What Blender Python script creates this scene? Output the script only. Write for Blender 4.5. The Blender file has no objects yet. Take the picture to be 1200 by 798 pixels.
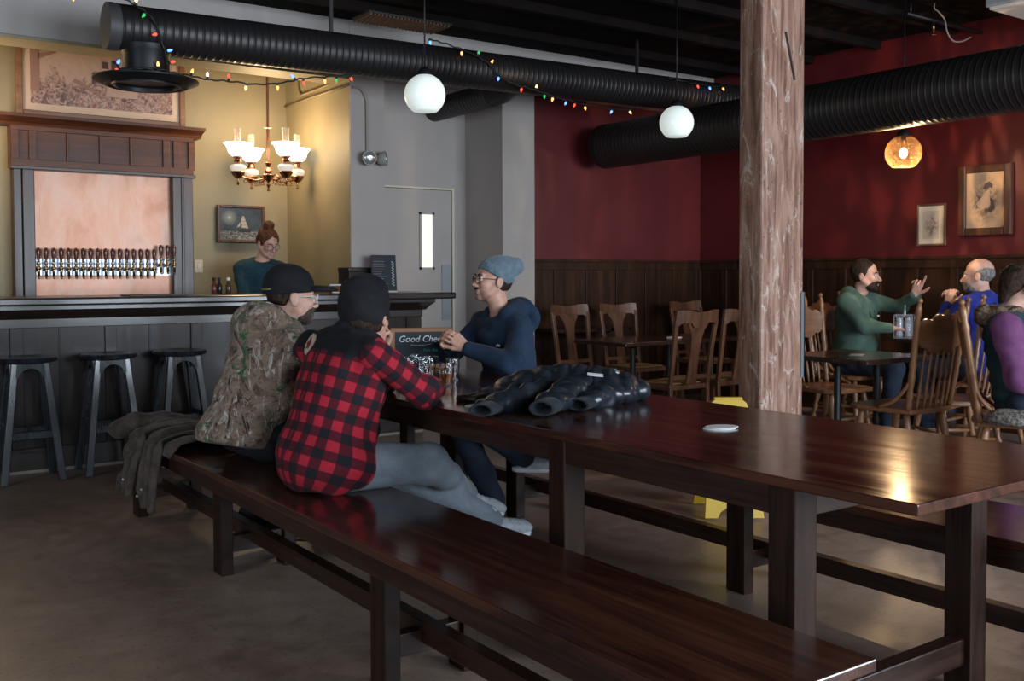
import bpy, math, random
import numpy as np
from mathutils import Vector, Matrix
random.seed(7); RNG = np.random.RandomState(5)
SC = bpy.context.scene
COL = SC.collection
PI = math.pi

# ------------------------------------------------------------------ camera, world, light, exposure
cam_d = bpy.data.cameras.new('camera'); cam = bpy.data.objects.new('camera', cam_d); COL.objects.link(cam)
cam_d.sensor_width = 36.0; cam_d.lens = 1170.0 / 1200.0 * 36.0
cam_d.shift_y = -36.5 / 1200.0
cam_d.clip_start = 0.05
YAW, PITCH, ROLL = 0.617, 0.033, -0.003
_fw = Vector((math.sin(YAW) * math.cos(PITCH), math.cos(YAW) * math.cos(PITCH), -math.sin(PITCH)))
_rt = Vector((math.cos(YAW), -math.sin(YAW), 0)); _up = _rt.cross(_fw)
_r2 = _rt * math.cos(ROLL) + _up * math.sin(ROLL); _u2 = _up * math.cos(ROLL) - _rt * math.sin(ROLL)
cam.matrix_world = Matrix(((_r2.x, _u2.x, -_fw.x, 0), (_r2.y, _u2.y, -_fw.y, 0), (_r2.z, _u2.z, -_fw.z, 1.25), (0, 0, 0, 1)))
cam_d.dof.use_dof = False
SC.camera = cam

SC.view_settings.view_transform = 'Standard'; SC.view_settings.look = 'None'
SC.view_settings.gamma = 1.0; SC.view_settings.use_curve_mapping = False
SC.view_settings.exposure = 0.0
try: SC.cycles.use_denoising = True
except Exception: pass

world = bpy.data.worlds.new('sky'); SC.world = world; world.use_nodes = True
_bg = world.node_tree.nodes['Background']
_bg.inputs[0].default_value = (0.62, 0.78, 1.0, 1); _bg.inputs[1].default_value = 0.35

def area(name, loc, rot, sx, sy, power, color):
    l = bpy.data.lights.new(name, 'AREA'); l.shape = 'RECTANGLE'; l.size = sx; l.size_y = sy
    l.energy = power; l.color = color
    o = bpy.data.objects.new(name, l); COL.objects.link(o); o.location = loc; o.rotation_euler = rot
    return o
def point(name, loc, power, color, radius=0.05):
    l = bpy.data.lights.new(name, 'POINT'); l.energy = power; l.color = color; l.shadow_soft_size = radius
    o = bpy.data.objects.new(name, l); COL.objects.link(o); o.location = loc
    return o
DAY = (0.77, 0.885, 1.0)
# daylight through the street windows behind the photographer (wall_street) and on the left
area('daylight_window', (0.0, -3.05, 1.75), (PI / 2, 0, 0), 2.4, 2.2, 125, DAY)
area('daylight_window.001', (3.4, -3.05, 1.75), (PI / 2, 0, 0), 2.4, 2.2, 325, DAY)
area('daylight_window.002', (6.2, -3.05, 1.75), (PI / 2, 0, 0), 2.0, 2.2, 400, DAY)
area('daylight_window.003', (-3.55, 2.2, 1.75), (PI / 2, 0, -PI / 2), 2.6, 2.2, 95, DAY)
# ------------------------------------------------------------------ node materials
def new_mat(name):
    m = bpy.data.materials.new(name); m.use_nodes = True
    nt = m.node_tree; b = nt.nodes['Principled BSDF']
    return m, nt, b
def col4(c): return (c[0], c[1], c[2], 1.0)
def plain(name, c, rough=0.6, metal=0.0, spec=0.5, emit=0.0, ecol=None, trans=0.0, alpha=1.0, coat=0.0, sheen=0.0, ior=1.45):
    m, nt, b = new_mat(name)
    b.inputs['Base Color'].default_value = col4(c); b.inputs['Roughness'].default_value = rough
    b.inputs['Metallic'].default_value = metal; b.inputs['Specular IOR Level'].default_value = spec
    b.inputs['Transmission Weight'].default_value = trans; b.inputs['IOR'].default_value = ior
    b.inputs['Coat Weight'].default_value = coat; b.inputs['Sheen Weight'].default_value = sheen
    if emit > 0:
        b.inputs['Emission Color'].default_value = col4(ecol or c); b.inputs['Emission Strength'].default_value = emit
    return m
def nd(nt, typ, **kw):
    n = nt.nodes.new(typ)
    for k, v in kw.items(): setattr(n, k, v)
    return n
def coords(nt, kind='Object', scale=(1, 1, 1), rot=(0, 0, 0)):
    tc = nd(nt, 'ShaderNodeTexCoord'); mp = nd(nt, 'ShaderNodeMapping')
    mp.inputs['Scale'].default_value = scale; mp.inputs['Rotation'].default_value = rot
    nt.links.new(tc.outputs[kind], mp.inputs['Vector']); return mp.outputs['Vector']
def ramp(nt, fac, stops):
    r = nd(nt, 'ShaderNodeValToRGB'); e = r.color_ramp.elements
    while len(e) < len(stops): e.new(0.5)
    for i, (p, c) in enumerate(stops): e[i].position = p; e[i].color = col4(c)
    nt.links.new(fac, r.inputs['Fac']); return r.outputs['Color']
def noise(nt, vec, scale, detail=4, rough=0.55, dist=0.0):
    n = nd(nt, 'ShaderNodeTexNoise'); n.inputs['Scale'].default_value = scale; n.inputs['Detail'].default_value = detail
    n.inputs['Roughness'].default_value = rough; n.inputs['Distortion'].default_value = dist
    nt.links.new(vec, n.inputs['Vector']); return n.outputs['Fac']
def bump(nt, b, h, strength=0.3, dist=0.01):
    n = nd(nt, 'ShaderNodeBump'); n.inputs['Strength'].default_value = strength; n.inputs['Distance'].default_value = dist
    nt.links.new(h, n.inputs['Height']); nt.links.new(n.outputs['Normal'], b.inputs['Normal'])
def mixc(nt, fac, a, b_, mode='MIX'):
    n = nd(nt, 'ShaderNodeMix', data_type='RGBA', blend_type=mode)
    if isinstance(fac, (int, float)): n.inputs[0].default_value = fac
    else: nt.links.new(fac, n.inputs[0])
    for i, v in ((6, a), (7, b_)):
        if isinstance(v, (tuple, list)): n.inputs[i].default_value = col4(v)
        else: nt.links.new(v, n.inputs[i])
    return n.outputs[2]
def mth(nt, op, a, b_=0.0, c=0.0):
    n = nd(nt, 'ShaderNodeMath', operation=op)
    for i, v in enumerate((a, b_, c)):
        if isinstance(v, (int, float)): n.inputs[i].default_value = v
        else: nt.links.new(v, n.inputs[i])
    return n.outputs[0]
def maprange(nt, v, a, b_, c, d):
    n = nd(nt, 'ShaderNodeMapRange'); n.inputs[1].default_value = a; n.inputs[2].default_value = b_
    n.inputs[3].default_value = c; n.inputs[4].default_value = d
    nt.links.new(v, n.inputs[0]); return n.outputs[0]
def speck(name, c1, c2, scale=6, rough=(0.4, 0.6), bmp=0.0, detail=6, coat=0.0, stretch=(1, 1, 1), metal=0.0, lo=0.35, hi=0.65, spec=0.5):
    """two-tone noise material"""
    m, nt, b = new_mat(name); v = coords(nt, 'Object', stretch)
    f = noise(nt, v, scale, detail, 0.6)
    nt.links.new(ramp(nt, f, [(lo, c1), (hi, c2)]), b.inputs['Base Color'])
    nt.links.new(maprange(nt, f, 0.3, 0.7, rough[0], rough[1]), b.inputs['Roughness'])
    b.inputs['Coat Weight'].default_value = coat; b.inputs['Metallic'].default_value = metal
    b.inputs['Specular IOR Level'].default_value = spec
    if bmp: bump(nt, b, f, bmp, 0.01)
    return m
def wood(name, c1, c2, axis='Y', rough=(0.25, 0.45), scale=9.0, coat=0.0, bmp=0.08, spec=0.5):
    """streaky wood, grain along AXIS of the object"""
    m, nt, b = new_mat(name)
    st = {'X': (0.07, 1, 1), 'Y': (1, 0.07, 1), 'Z': (1, 1, 0.07)}[axis]
    v = coords(nt, 'Object', st)
    f = noise(nt, v, scale * 3, 8, 0.65, 0.6); g = noise(nt, v, scale * 14, 4, 0.6, 0.2)
    h = mth(nt, 'ADD', mth(nt, 'MULTIPLY', f, 0.7), mth(nt, 'MULTIPLY', g, 0.3))
    nt.links.new(ramp(nt, h, [(0.36, c1), (0.52, tuple((a + d) / 2 for a, d in zip(c1, c2))), (0.66, c2)]), b.inputs['Base Color'])
    nt.links.new(maprange(nt, h, 0.3, 0.7, rough[0], rough[1]), b.inputs['Roughness'])
    b.inputs['Coat Weight'].default_value = coat; b.inputs['Coat Roughness'].default_value = 0.12
    b.inputs['Specular IOR Level'].default_value = spec
    if bmp: bump(nt, b, h, bmp, 0.005)
    return m
def cloth(name, c1, c2=None, scale=60, rough=0.85, sheen=0.04, bmp=0.25, big=7):
    m, nt, b = new_mat(name); v = coords(nt, 'Object')
    c2 = c2 or tuple(min(1, x * 1.35) for x in c1)
    f = noise(nt, v, big, 5, 0.6, 0.4); w = noise(nt, v, scale, 3, 0.6)
    h = mth(nt, 'ADD', mth(nt, 'MULTIPLY', f, 0.75), mth(nt, 'MULTIPLY', w, 0.25))
    nt.links.new(ramp(nt, h, [(0.38, c1), (0.62, c2)]), b.inputs['Base Color'])
    b.inputs['Roughness'].default_value = rough; b.inputs['Sheen Weight'].default_value = sheen
    b.inputs['Specular IOR Level'].default_value = 0.25
    bump(nt, b, h, bmp, 0.006)
    return m

# ------------------------------------------------------------------ objects, tags
def link(o, parent=None):
    COL.objects.link(o)
    if parent is not None: o.parent = parent
    return o
def tag(o, label=None, cat=None, group=None, kind=None):
    if label: o['label'] = label
    if cat: o['category'] = cat
    if group: o['group'] = group
    if kind: o['kind'] = kind
    return o
def thing(name, label, cat, loc=(0, 0, 0), rz=0.0, group=None):
    o = bpy.data.objects.new(name, None); o.empty_display_size = 0.1
    o.location = loc; o.rotation_euler = (0, 0, rz); link(o)
    return tag(o, label, cat, group)
def copy_thing(root, loc, rz=None, label=None, group=None):
    r = root.copy(); COL.objects.link(r); r.location = loc
    if rz is not None: r.rotation_euler = (0, 0, rz)
    if label: r['label'] = label
    if group: r['group'] = group
    for ch in list(root.children):
        c = ch.copy(); COL.objects.link(c); c.parent = r
        for g in list(ch.children):
            d = g.copy(); COL.objects.link(d); d.parent = c
    return r
def mesh_obj(name, V, Fc, mat, parent=None, smooth=False, bevel=0.0, origin=None):
    me = bpy.data.meshes.new(name)
    V = np.asarray(V, float)
    if origin is not None: V = V - np.asarray(origin, float)
    me.from_pydata([tuple(v) for v in V], [], [tuple(int(i) for i in f) for f in Fc]); me.update()
    o = bpy.data.objects.new(name, me)
    if mat is not None: me.materials.append(mat)
    if smooth: me.polygons.foreach_set('use_smooth', [True] * len(me.polygons))
    link(o, parent)
    if bevel > 0:
        md = o.modifiers.new('bevel', 'BEVEL'); md.width = bevel; md.segments = 2; md.limit_method = 'ANGLE'; md.angle_limit = 0.6
    if smooth == 'auto':
        me.set_sharp_from_angle(angle=0.7)
    return o
def rotm(axis, a): return np.array(Matrix.Rotation(a, 3, axis))
def basis(d, hint=(0, 0, 1)):
    d = np.asarray(d, float); d = d / np.linalg.norm(d)
    h = np.asarray(hint, float)
    if abs(d @ h) > 0.97: h = np.array([1.0, 0, 0])
    s = np.cross(h, d); s /= np.linalg.norm(s); u = np.cross(d, s)
    return d, s, u
class MB:
    """collects solid shapes, then links them as ONE mesh object"""
    def __init__(self): self.V = []; self.F = []; self.n = 0
    def add(self, V, Fc):
        V = np.asarray(V, float); self.V.append(V)
        self.F += [[i + self.n for i in f] for f in Fc]; self.n += len(V); return self
    def box(self, c, s, R=None):
        c = np.asarray(c, float); h = np.asarray(s, float) / 2
        q = np.array([[x, y, z] for x in (-1, 1) for y in (-1, 1) for z in (-1, 1)]) * h
        if R is not None: q = q @ np.asarray(R).T
        return self.add(q + c, [(0, 1, 3, 2), (4, 6, 7, 5), (0, 4, 5, 1), (2, 3, 7, 6), (0, 2, 6, 4), (1, 5, 7, 3)])
    def b2(self, lo, hi): lo = np.asarray(lo, float); hi = np.asarray(hi, float); return self.box((lo + hi) / 2, hi - lo)
    def bar(self, a, b, w, t, hint=(0, 0, 1)):
        """box beam from a to b, w along side, t along up"""
        a = np.asarray(a, float); b = np.asarray(b, float); d, s, u = basis(b - a, hint); L = np.linalg.norm(b - a)
        return self.box((a + b) / 2, (L, w, t), np.stack([d, s, u], 1))
    def prism(self, poly, axis_o, u, v, n, t):
        """polygon poly (list of 2d) in plane axis_o + x*u + y*v, extruded t along n"""
        o = np.asarray(axis_o, float); u, v, n = (np.asarray(k, float) for k in (u, v, n))
        P = np.array([o + x * u + y * v for x, y in poly]); N = len(P)
        V = np.concatenate([P, P + n * t])
        Fc = [tuple(range(N))[::-1], tuple(range(N, 2 * N))] + [(i, (i + 1) % N, N + (i + 1) % N, N + i) for i in range(N)]
        return self.add(V, Fc)
    def tube(self, pts, r, seg=10, caps=True, closed=False):
        pts = np.asarray(pts, float); n = len(pts); r = np.broadcast_to(np.asarray(r, float), (n,))
        t = np.gradient(pts, axis=0)
        if closed:
            t = np.roll(pts, -1, 0) - np.roll(pts, 1, 0)
        V = []; ref = None
        for i in range(n):
            d = t[i] / (np.linalg.norm(t[i]) + 1e-12)
            if ref is None: _, s, u = basis(d)
            else:
                s = ref - d * (ref @ d); s /= (np.linalg.norm(s) + 1e-12); u = np.cross(d, s)
            ref = s
            a = np.arange(seg) * 2 * PI / seg
            V.append(pts[i] + r[i] * (np.cos(a)[:, None] * s + np.sin(a)[:, None] * u))
        V = np.concatenate(V); Fc = []
        m = n if closed else n - 1
        for i in range(m):
            for k in range(seg):
                a0 = i * seg + k; a1 = i * seg + (k + 1) % seg; j = (i + 1) % n
                Fc.append((a0, a1, j * seg + (k + 1) % seg, j * seg + k))
        if caps and not closed: Fc += [tuple(range(seg))[::-1], tuple((n - 1) * seg + k for k in range(seg))]
        return self.add(V, Fc)
    def cyl(self, a, b, r, seg=20): return self.tube([a, b], r, seg)
    def lathe(self, prof, c=(0, 0, 0), seg=24, axis=None, sx=1.0, sy=1.0, ripple=0, ramp_=0.0):
        """prof: list of (r, z); closed with caps where r is 0. axis: optional 3x3 basis"""
        V = []; Fc = []; a = np.arange(seg) * 2 * PI / seg
        for i, (r, z) in enumerate(prof):
            rr = r * (1 + (ramp_ * (i / (len(prof) - 1)) * np.cos(ripple * a) if ripple else 0))
            V.append(np.stack([np.cos(a) * rr * sx, np.sin(a) * rr * sy, np.full(seg, z)], 1))
        V = np.concatenate(V)
        if axis is not None: V = V @ np.asarray(axis).T
        for i in range(len(prof) - 1):
            for k in range(seg):
                Fc.append((i * seg + k, i * seg + (k + 1) % seg, (i + 1) * seg + (k + 1) % seg, (i + 1) * seg + k))
        Fc += [tuple(range(seg))[::-1], tuple((len(prof) - 1) * seg + k for k in range(seg))]
        return self.add(V + np.asarray(c, float), Fc)
    def sphere(self, c, r, seg=16, sx=1, sy=1, sz=1):
        k = max(6, seg // 2)
        prof = [(max(1e-5, r * math.sin(PI * i / k)), -r * sz * math.cos(PI * i / k)) for i in range(k + 1)]
        return self.lathe(prof, c, seg, None, sx, sy)
    def build(self, name, mat, parent=None, smooth=False, bevel=0.0, origin=None):
        V = np.concatenate(self.V) if self.V else np.zeros((0, 3))
        return mesh_obj(name, V, self.F, mat, parent, smooth, bevel, origin)
def box_obj(name, lo, hi, mat, parent=None, bevel=0.0, kind=None):
    o = MB().b2(lo, hi).build(name, mat, parent, False, bevel)
    if kind: o['kind'] = kind
    return o
def spline(pts, n=8):
    """Catmull-Rom through pts"""
    P = np.asarray(pts, float); P = np.vstack([2 * P[0] - P[1], P, 2 * P[-1] - P[-2]]); out = []
    for i in range(1, len(P) - 2):
        for t in np.linspace(0, 1, n, endpoint=False):
            a, b, c, d = P[i - 1:i + 3]
            out.append(0.5 * (2 * b + (c - a) * t + (2 * a - 5 * b + 4 * c - d) * t * t + (3 * b - a - 3 * c + d) * t ** 3))
    out.append(P[-2]); return np.array(out)
def text_obj(name, txt, size, mat, parent, M, extrude=0.0005):
    cu = bpy.data.curves.new(name, 'FONT'); cu.body = txt; cu.size = size; cu.extrude = extrude
    cu.align_x = 'CENTER'; cu.align_y = 'CENTER'
    cu.shear = 0.25; tmp = bpy.data.objects.new(name, cu); COL.objects.link(tmp); bpy.context.view_layer.update()
    me = bpy.data.meshes.new_from_object(tmp.evaluated_get(bpy.context.evaluated_depsgraph_get())); bpy.data.objects.remove(tmp); bpy.data.curves.remove(cu)
    me.name = name; me.materials.clear(); me.materials.append(mat); o = bpy.data.objects.new(name, me); link(o, parent); o.matrix_local = M; return o

# ------------------------------------------------------------------ implicit surfaces: smooth unions turned into one mesh
class SDF:
    def __init__(self): self.p = []
    def _a(self, f, lo, hi, k, op): self.p.append((f, np.asarray(lo, float), np.asarray(hi, float), k, op)); return self
    def rc(self, a, b, r1, r2=None, k=0.02, op='u'):
        a = np.asarray(a, float); b = np.asarray(b, float); r2 = r1 if r2 is None else r2
        ba = b - a; L2 = max(ba @ ba, 1e-9)
        def f(P):
            q = P - a; t = np.clip(q @ ba / L2, 0, 1)
            return np.linalg.norm(q - t[:, None] * ba, axis=1) - (r1 + (r2 - r1) * t)
        m = max(r1, r2); return self._a(f, np.minimum(a, b) - m, np.maximum(a, b) + m, k, op)
    def el(self, c, r, R=None, k=0.02, op='u'):
        c = np.asarray(c, float); r = np.asarray(r, float); R = np.eye(3) if R is None else np.asarray(R, float)
        def f(P):
            q = (P - c) @ R; k0 = np.linalg.norm(q / r, axis=1); k1 = np.linalg.norm(q / (r * r), axis=1) + 1e-9
            return k0 * (k0 - 1) / k1
        e = np.abs(R) @ r; return self._a(f, c - e, c + e, k, op)
    def bx(self, c, h, R=None, rad=0.01, k=0.01, op='u'):
        c = np.asarray(c, float); h = np.asarray(h, float) - rad; R = np.eye(3) if R is None else np.asarray(R, float)
        def f(P):
            q = np.abs((P - c) @ R) - h
            return np.linalg.norm(np.maximum(q, 0), axis=1) + np.minimum(q.max(1), 0) - rad
        e = np.abs(R) @ (h + rad); return self._a(f, c - e, c + e, k, op)
    def cut(self, o, n, k=0.004):
        """remove the half space on the side n points to"""
        o = np.asarray(o, float); n = np.asarray(n, float); n = n / np.linalg.norm(n)
        def f(P): return -((P - o) @ n)
        return self._a(f, [1e9] * 3, [-1e9] * 3, k, 's')
    def chain(self, pts, rs, k=0.02, op='u'):
        for i in range(len(pts) - 1): self.rc(pts[i], pts[i + 1], rs[i], rs[i + 1], k, op)
        return self
    def ev(self, P, idx=None):
        d = None
        for i in (range(len(self.p)) if idx is None else idx):
            f, lo, hi, k, op = self.p[i]; e = f(P)
            if op == 'u':
                if d is None: d = e; continue
                h = np.clip(0.5 + 0.5 * (d - e) / k, 0, 1); d = d * (1 - h) + e * h - k * h * (1 - h)
            else:
                if d is None: continue
                h = np.clip(0.5 - 0.5 * (d + e) / k, 0, 1); d = d * (1 - h) - e * h + k * h * (1 - h)
        return d if d is not None else np.full(len(P), 1e3)
    def grid(self, h, disp=None, pad=0.03):
        lo = np.min([q[1] for q in self.p if q[4] == 'u'], 0) - pad; hi = np.max([q[2] for q in self.p if q[4] == 'u'], 0) + pad
        B = 8; nb = np.ceil((hi - lo) / (h * B)).astype(int); N = nb * B
        D = np.full(N, 1.0, np.float32)
        bi = np.stack(np.meshgrid(*[np.arange(k) for k in nb], indexing='ij'), -1).reshape(-1, 3)
        C = lo + (bi * B + (B - 1) / 2) * h; diag = h * B * 0.87
        E = np.stack([q[0](C) for q in self.p], 1); isu = np.array([q[4] == 'u' for q in self.p]); K = np.array([q[3] for q in self.p])
        full = self.ev(C)
        loc = np.stack(np.meshgrid(*[np.arange(B)] * 3, indexing='ij'), -1).reshape(-1, 3) * h
        mrg = diag + 0.05
        for n in range(len(bi)):
            s = tuple(slice(int(b) * B, int(b) * B + B) for b in bi[n])
            if abs(full[n]) > mrg + 0.03: D[s] = full[n]; continue
            eu = np.where(isu, E[n], 1e9); mn = eu.min()
            use = [i for i in range(len(K)) if (isu[i] and E[n, i] < max(mn, 0) + 2 * diag + 2 * K[i] or (not isu[i] and E[n, i] < diag + 2 * K[i]))]
            P = lo + bi[n] * B * h + loc; d = self.ev(P, use)
            if disp is not None: d = d + disp(P)
            D[s] = d.reshape(B, B, B)
        return D, lo
    def mesh(self, h, disp=None):
        D, lo = self.grid(h, disp); V, Q = surface_nets(D); return lo + V * h, Q
    def build(self, name, h, mat, parent=None, disp=None, origin=None, smooth_it=0):
        V, Q = self.mesh(h, disp)
        for _ in range(smooth_it): V = relax(V, Q)
        o = mesh_obj(name, V, Q, mat, parent, True, 0.0, origin); return o
def relax(V, Q):
    acc = np.zeros_like(V); cnt = np.zeros(len(V))
    for a, b in ((0, 1), (1, 2), (2, 3), (3, 0)):
        np.add.at(acc, Q[:, a], V[Q[:, b]]); np.add.at(cnt, Q[:, a], 1)
        np.add.at(acc, Q[:, b], V[Q[:, a]]); np.add.at(cnt, Q[:, b], 1)
    return 0.5 * V + 0.5 * acc / np.maximum(cnt, 1)[:, None]
def surface_nets(D):
    s = D < 0; nx, ny, nz = D.shape
    cnt = np.zeros((nx - 1, ny - 1, nz - 1), np.int8)
    for i in (0, 1):
        for j in (0, 1):
            for k in (0, 1): cnt += s[i:nx - 1 + i, j:ny - 1 + j, k:nz - 1 + k]
    act = np.argwhere((cnt > 0) & (cnt < 8)); ids = np.full(cnt.shape, -1, np.int64); ids[tuple(act.T)] = np.arange(len(act))
    acc = np.zeros((len(act), 3)); num = np.zeros(len(act))
    cor = np.array([[i, j, k] for i in (0, 1) for j in (0, 1) for k in (0, 1)])
    cv = [D[tuple((act + c).T)] for c in cor]
    for a in range(8):
        for b in range(a + 1, 8):
            if np.abs(cor[a] - cor[b]).sum() != 1: continue
            m = (cv[a] < 0) != (cv[b] < 0)
            t = np.where(m, cv[a] / np.where(m, cv[a] - cv[b], 1), 0)
            acc += np.where(m[:, None], cor[a] + t[:, None] * (cor[b] - cor[a]), 0); num += m
    V = act + acc / np.maximum(num, 1)[:, None]
    Qs = []
    for ax in range(3):
        sl0 = [slice(None)] * 3; sl1 = [slice(None)] * 3; sl0[ax] = slice(0, -1); sl1[ax] = slice(1, None)
        ch = s[tuple(sl0)] != s[tuple(sl1)]; e = np.argwhere(ch)
        u, v = (ax + 1) % 3, (ax + 2) % 3
        e = e[(e[:, u] > 0) & (e[:, v] > 0) & (e[:, u] < D.shape[u] - 1) & (e[:, v] < D.shape[v] - 1)]
        ins = s[tuple(e.T)]
        du = np.zeros(3, int); du[u] = 1; dv = np.zeros(3, int); dv[v] = 1
        q = np.stack([ids[tuple((e - du - dv).T)], ids[tuple((e - dv).T)], ids[tuple(e.T)], ids[tuple((e - du).T)]], 1)
        q[~ins] = q[~ins][:, ::-1]; Qs.append(q)
    Q = np.concatenate(Qs); Q = Q[(Q >= 0).all(1)]
    return V, Q
_WV = RNG.normal(size=(14, 3)); _WP = RNG.uniform(0, 6.28, 14)
def folds(amp, freq, stretch=None, seed=0):
    """returns a displacement function: soft cloth folds made of warped waves"""
    A = np.eye(3) if stretch is None else np.asarray(stretch, float)
    r = np.random.RandomState(seed); W = r.normal(size=(7, 3)); W /= np.linalg.norm(W, axis=1)[:, None]; ph = r.uniform(0, 6.28, 7)
    def f(P):
        q = (P @ A.T) * freq
        q = q + 0.6 * np.sin(q[:, [1, 2, 0]] * 0.8 + ph[:3])
        v = 0
        for i in range(5): v = v + np.sin(q @ W[i] * (1 + 0.35 * i) + ph[i]) / (1 + 0.4 * i)
        v = v / 2.6
        return amp * (1 - 2 * np.sqrt(v * v + .03))
    return f
def attr3(o, name, arr):
    a = o.data.attributes.new(name, 'FLOAT_VECTOR', 'POINT'); a.data.foreach_set('vector', np.asarray(arr, np.float32).ravel())
# ------------------------------------------------------------------ materials of the place
M_floor = None
def mk_floor():
    m, nt, b = new_mat('stained_concrete'); v = coords(nt, 'Object')
    f = noise(nt, v, 0.9, 8, 0.6, 0.6); g = noise(nt, v, 9, 10, 0.78, 0.6); w = noise(nt, v, 45, 5, 0.7)
    h = mth(nt, 'ADD', mth(nt, 'MULTIPLY', f, 0.5), mth(nt, 'MULTIPLY', g, 0.5))
    c = ramp(nt, h, [(0.34, (0.150, 0.098, 0.074)), (0.5, (0.262, 0.182, 0.142)), (0.66, (0.36, 0.275, 0.225))])
    c = mixc(nt, maprange(nt, w, 0.56, 0.66, 0, 0.55), c, (0.05, 0.035, 0.03))
    nt.links.new(c, b.inputs['Base Color'])
    nt.links.new(maprange(nt, g, 0.3, 0.7, 0.26, 0.48), b.inputs['Roughness'])
    bump(nt, b, g, 0.06, 0.004); return m
M_floor = mk_floor()
M_ceil = speck('black_ceiling_paint', (0.006, 0.004, 0.004), (0.011, 0.008, 0.007), 3, (0.8, 0.95), spec=0.1)
M_olive = speck('olive_wall_paint', (0.27, 0.225, 0.135), (0.31, 0.262, 0.16), 2.5, (0.5, 0.62), 0.03)
M_gray = speck('gray_wall_paint', (0.395, 0.353, 0.330), (0.435, 0.392, 0.365), 2, (0.6, 0.75), 0.03)
M_cream = plain('cream_paint', (0.62, 0.56, 0.42), 0.5)
M_red = speck('red_wall_paint', (0.098, 0.0075, 0.0095), (0.122, 0.0098, 0.012), 2.2, (0.42, 0.55), 0.04)
M_dkwood = wood('dark_oak_panel', (0.018, 0.009, 0.006), (0.060, 0.030, 0.016), 'Z', (0.35, 0.5), 5)
M_dkwoodX = wood('dark_oak_rail', (0.022, 0.010, 0.006), (0.075, 0.036, 0.018), 'X', (0.35, 0.5), 5)
M_dkwoodY = wood('dark_oak_rail_long', (0.022, 0.010, 0.006), (0.075, 0.036, 0.018), 'Y', (0.35, 0.5), 5)
M_black = plain('black_metal', (0.012, 0.012, 0.014), 0.45, 0.3)
M_blackp = plain('black_plastic', (0.012, 0.012, 0.014), 0.4)
M_white = plain('white_paint', (0.72, 0.71, 0.68), 0.5)
M_steel = plain('steel', (0.55, 0.56, 0.58), 0.3, 1.0)
M_lit = plain('lit_room_beyond', (0.8, 0.8, 0.7), 0.6, emit=0.75, ecol=(0.86, 0.86, 0.74))

def S(name, lo, hi, m): return box_obj(name, lo, hi, m, kind='structure')
S('floor', (-3.7, -3.3, -0.1), (7.9, 8.8, 0), M_floor)
S('ceiling', (-3.7, -3.3, 3.30), (7.9, 8.8, 3.4), M_ceil)
S('wall_bar', (-3.7, 8.6, 0), (3.9, 8.75, 3.3), M_olive)
S('wall_niche', (3.6, 7.325, 0), (3.63, 8.6, 3.3), M_olive)
S('wall_niche_end', (3.602, 7.31, 0), (3.91, 8.75, 3.3), M_gray)
S('wall_header', (-3.7, 7.31, 2.855), (3.6, 7.60, 3.3), M_gray)
S('trim_1', (-3.7, 7.325, 2.835), (3.6, 7.60, 2.855), M_olive)
S('wall_recess_header', (3.91, 7.312, 2.98), (5.086, 8.0, 3.3), M_gray)
S('wall_door', (3.91, 7.92, 0), (5.086, 8.05, 2.99), M_gray)
S('wall_column', (5.086, 7.31, 0), (5.44, 8.05, 3.3), M_gray)
S('wall_beam', (5.44, 7.31, 2.93), (7.77, 7.5, 3.3), M_gray)
S('wall_red_far', (5.44, 7.5, 0), (7.9, 7.65, 3.3), M_red)
S('wall_red_right', (7.77, -3.2, 0), (7.9, 7.65, 3.3), M_red)
S('wall_left', (-3.7, -3.2, 0), (-3.6, 0.8, 3.3), M_gray); S('wall_left.001', (-3.7, 3.6, 0), (-3.6, 8.6, 3.3), M_gray)
S('wall_left.002', (-3.7, 0.8, 0), (-3.6, 3.6, 0.65), M_gray); S('wall_left.003', (-3.7, 0.8, 2.85), (-3.6, 3.6, 3.3), M_gray)
# street wall with three windows, behind the photographer
wx = [(-1.25, 1.25), (2.15, 4.65), (5.15, 7.25)]; px = -3.7
for a, b in wx + [(7.9, 7.9)]:
    S('wall_street', (px, -3.1, 0), (a, -2.98, 3.3), M_gray); px = b
for i, (a, b) in enumerate(wx):
    S('wall_street_sill', (a, -3.1, 0), (b, -2.98, 0.65), M_gray); S('wall_street_lintel', (a, -3.1, 2.85), (b, -2.98, 3.3), M_gray)
    f = MB(); f.b2((a, -3.08, 0.65), (a + .06, -2.99, 2.85)).b2((b - .06, -3.08, 0.65), (b, -2.99, 2.85)).b2((a, -3.08, 0.65), (b, -2.99, 0.71)).b2((a, -3.08, 2.79), (b, -2.99, 2.85))
    f.b2(((a + b) / 2 - .025, -3.07, .7), ((a + b) / 2 + .025, -3.0, 2.8)); tag(f.build('window_%d' % (i + 1), M_black), kind='structure')

# joists of the black ceiling
f = MB()
for k in range(14): f.b2((-3.6, -2.6 + k * 0.72, 3.23), (7.75, -2.54 + k * 0.72, 3.30))
tag(f.build('ceiling_joists', M_ceil), kind='structure')

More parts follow.
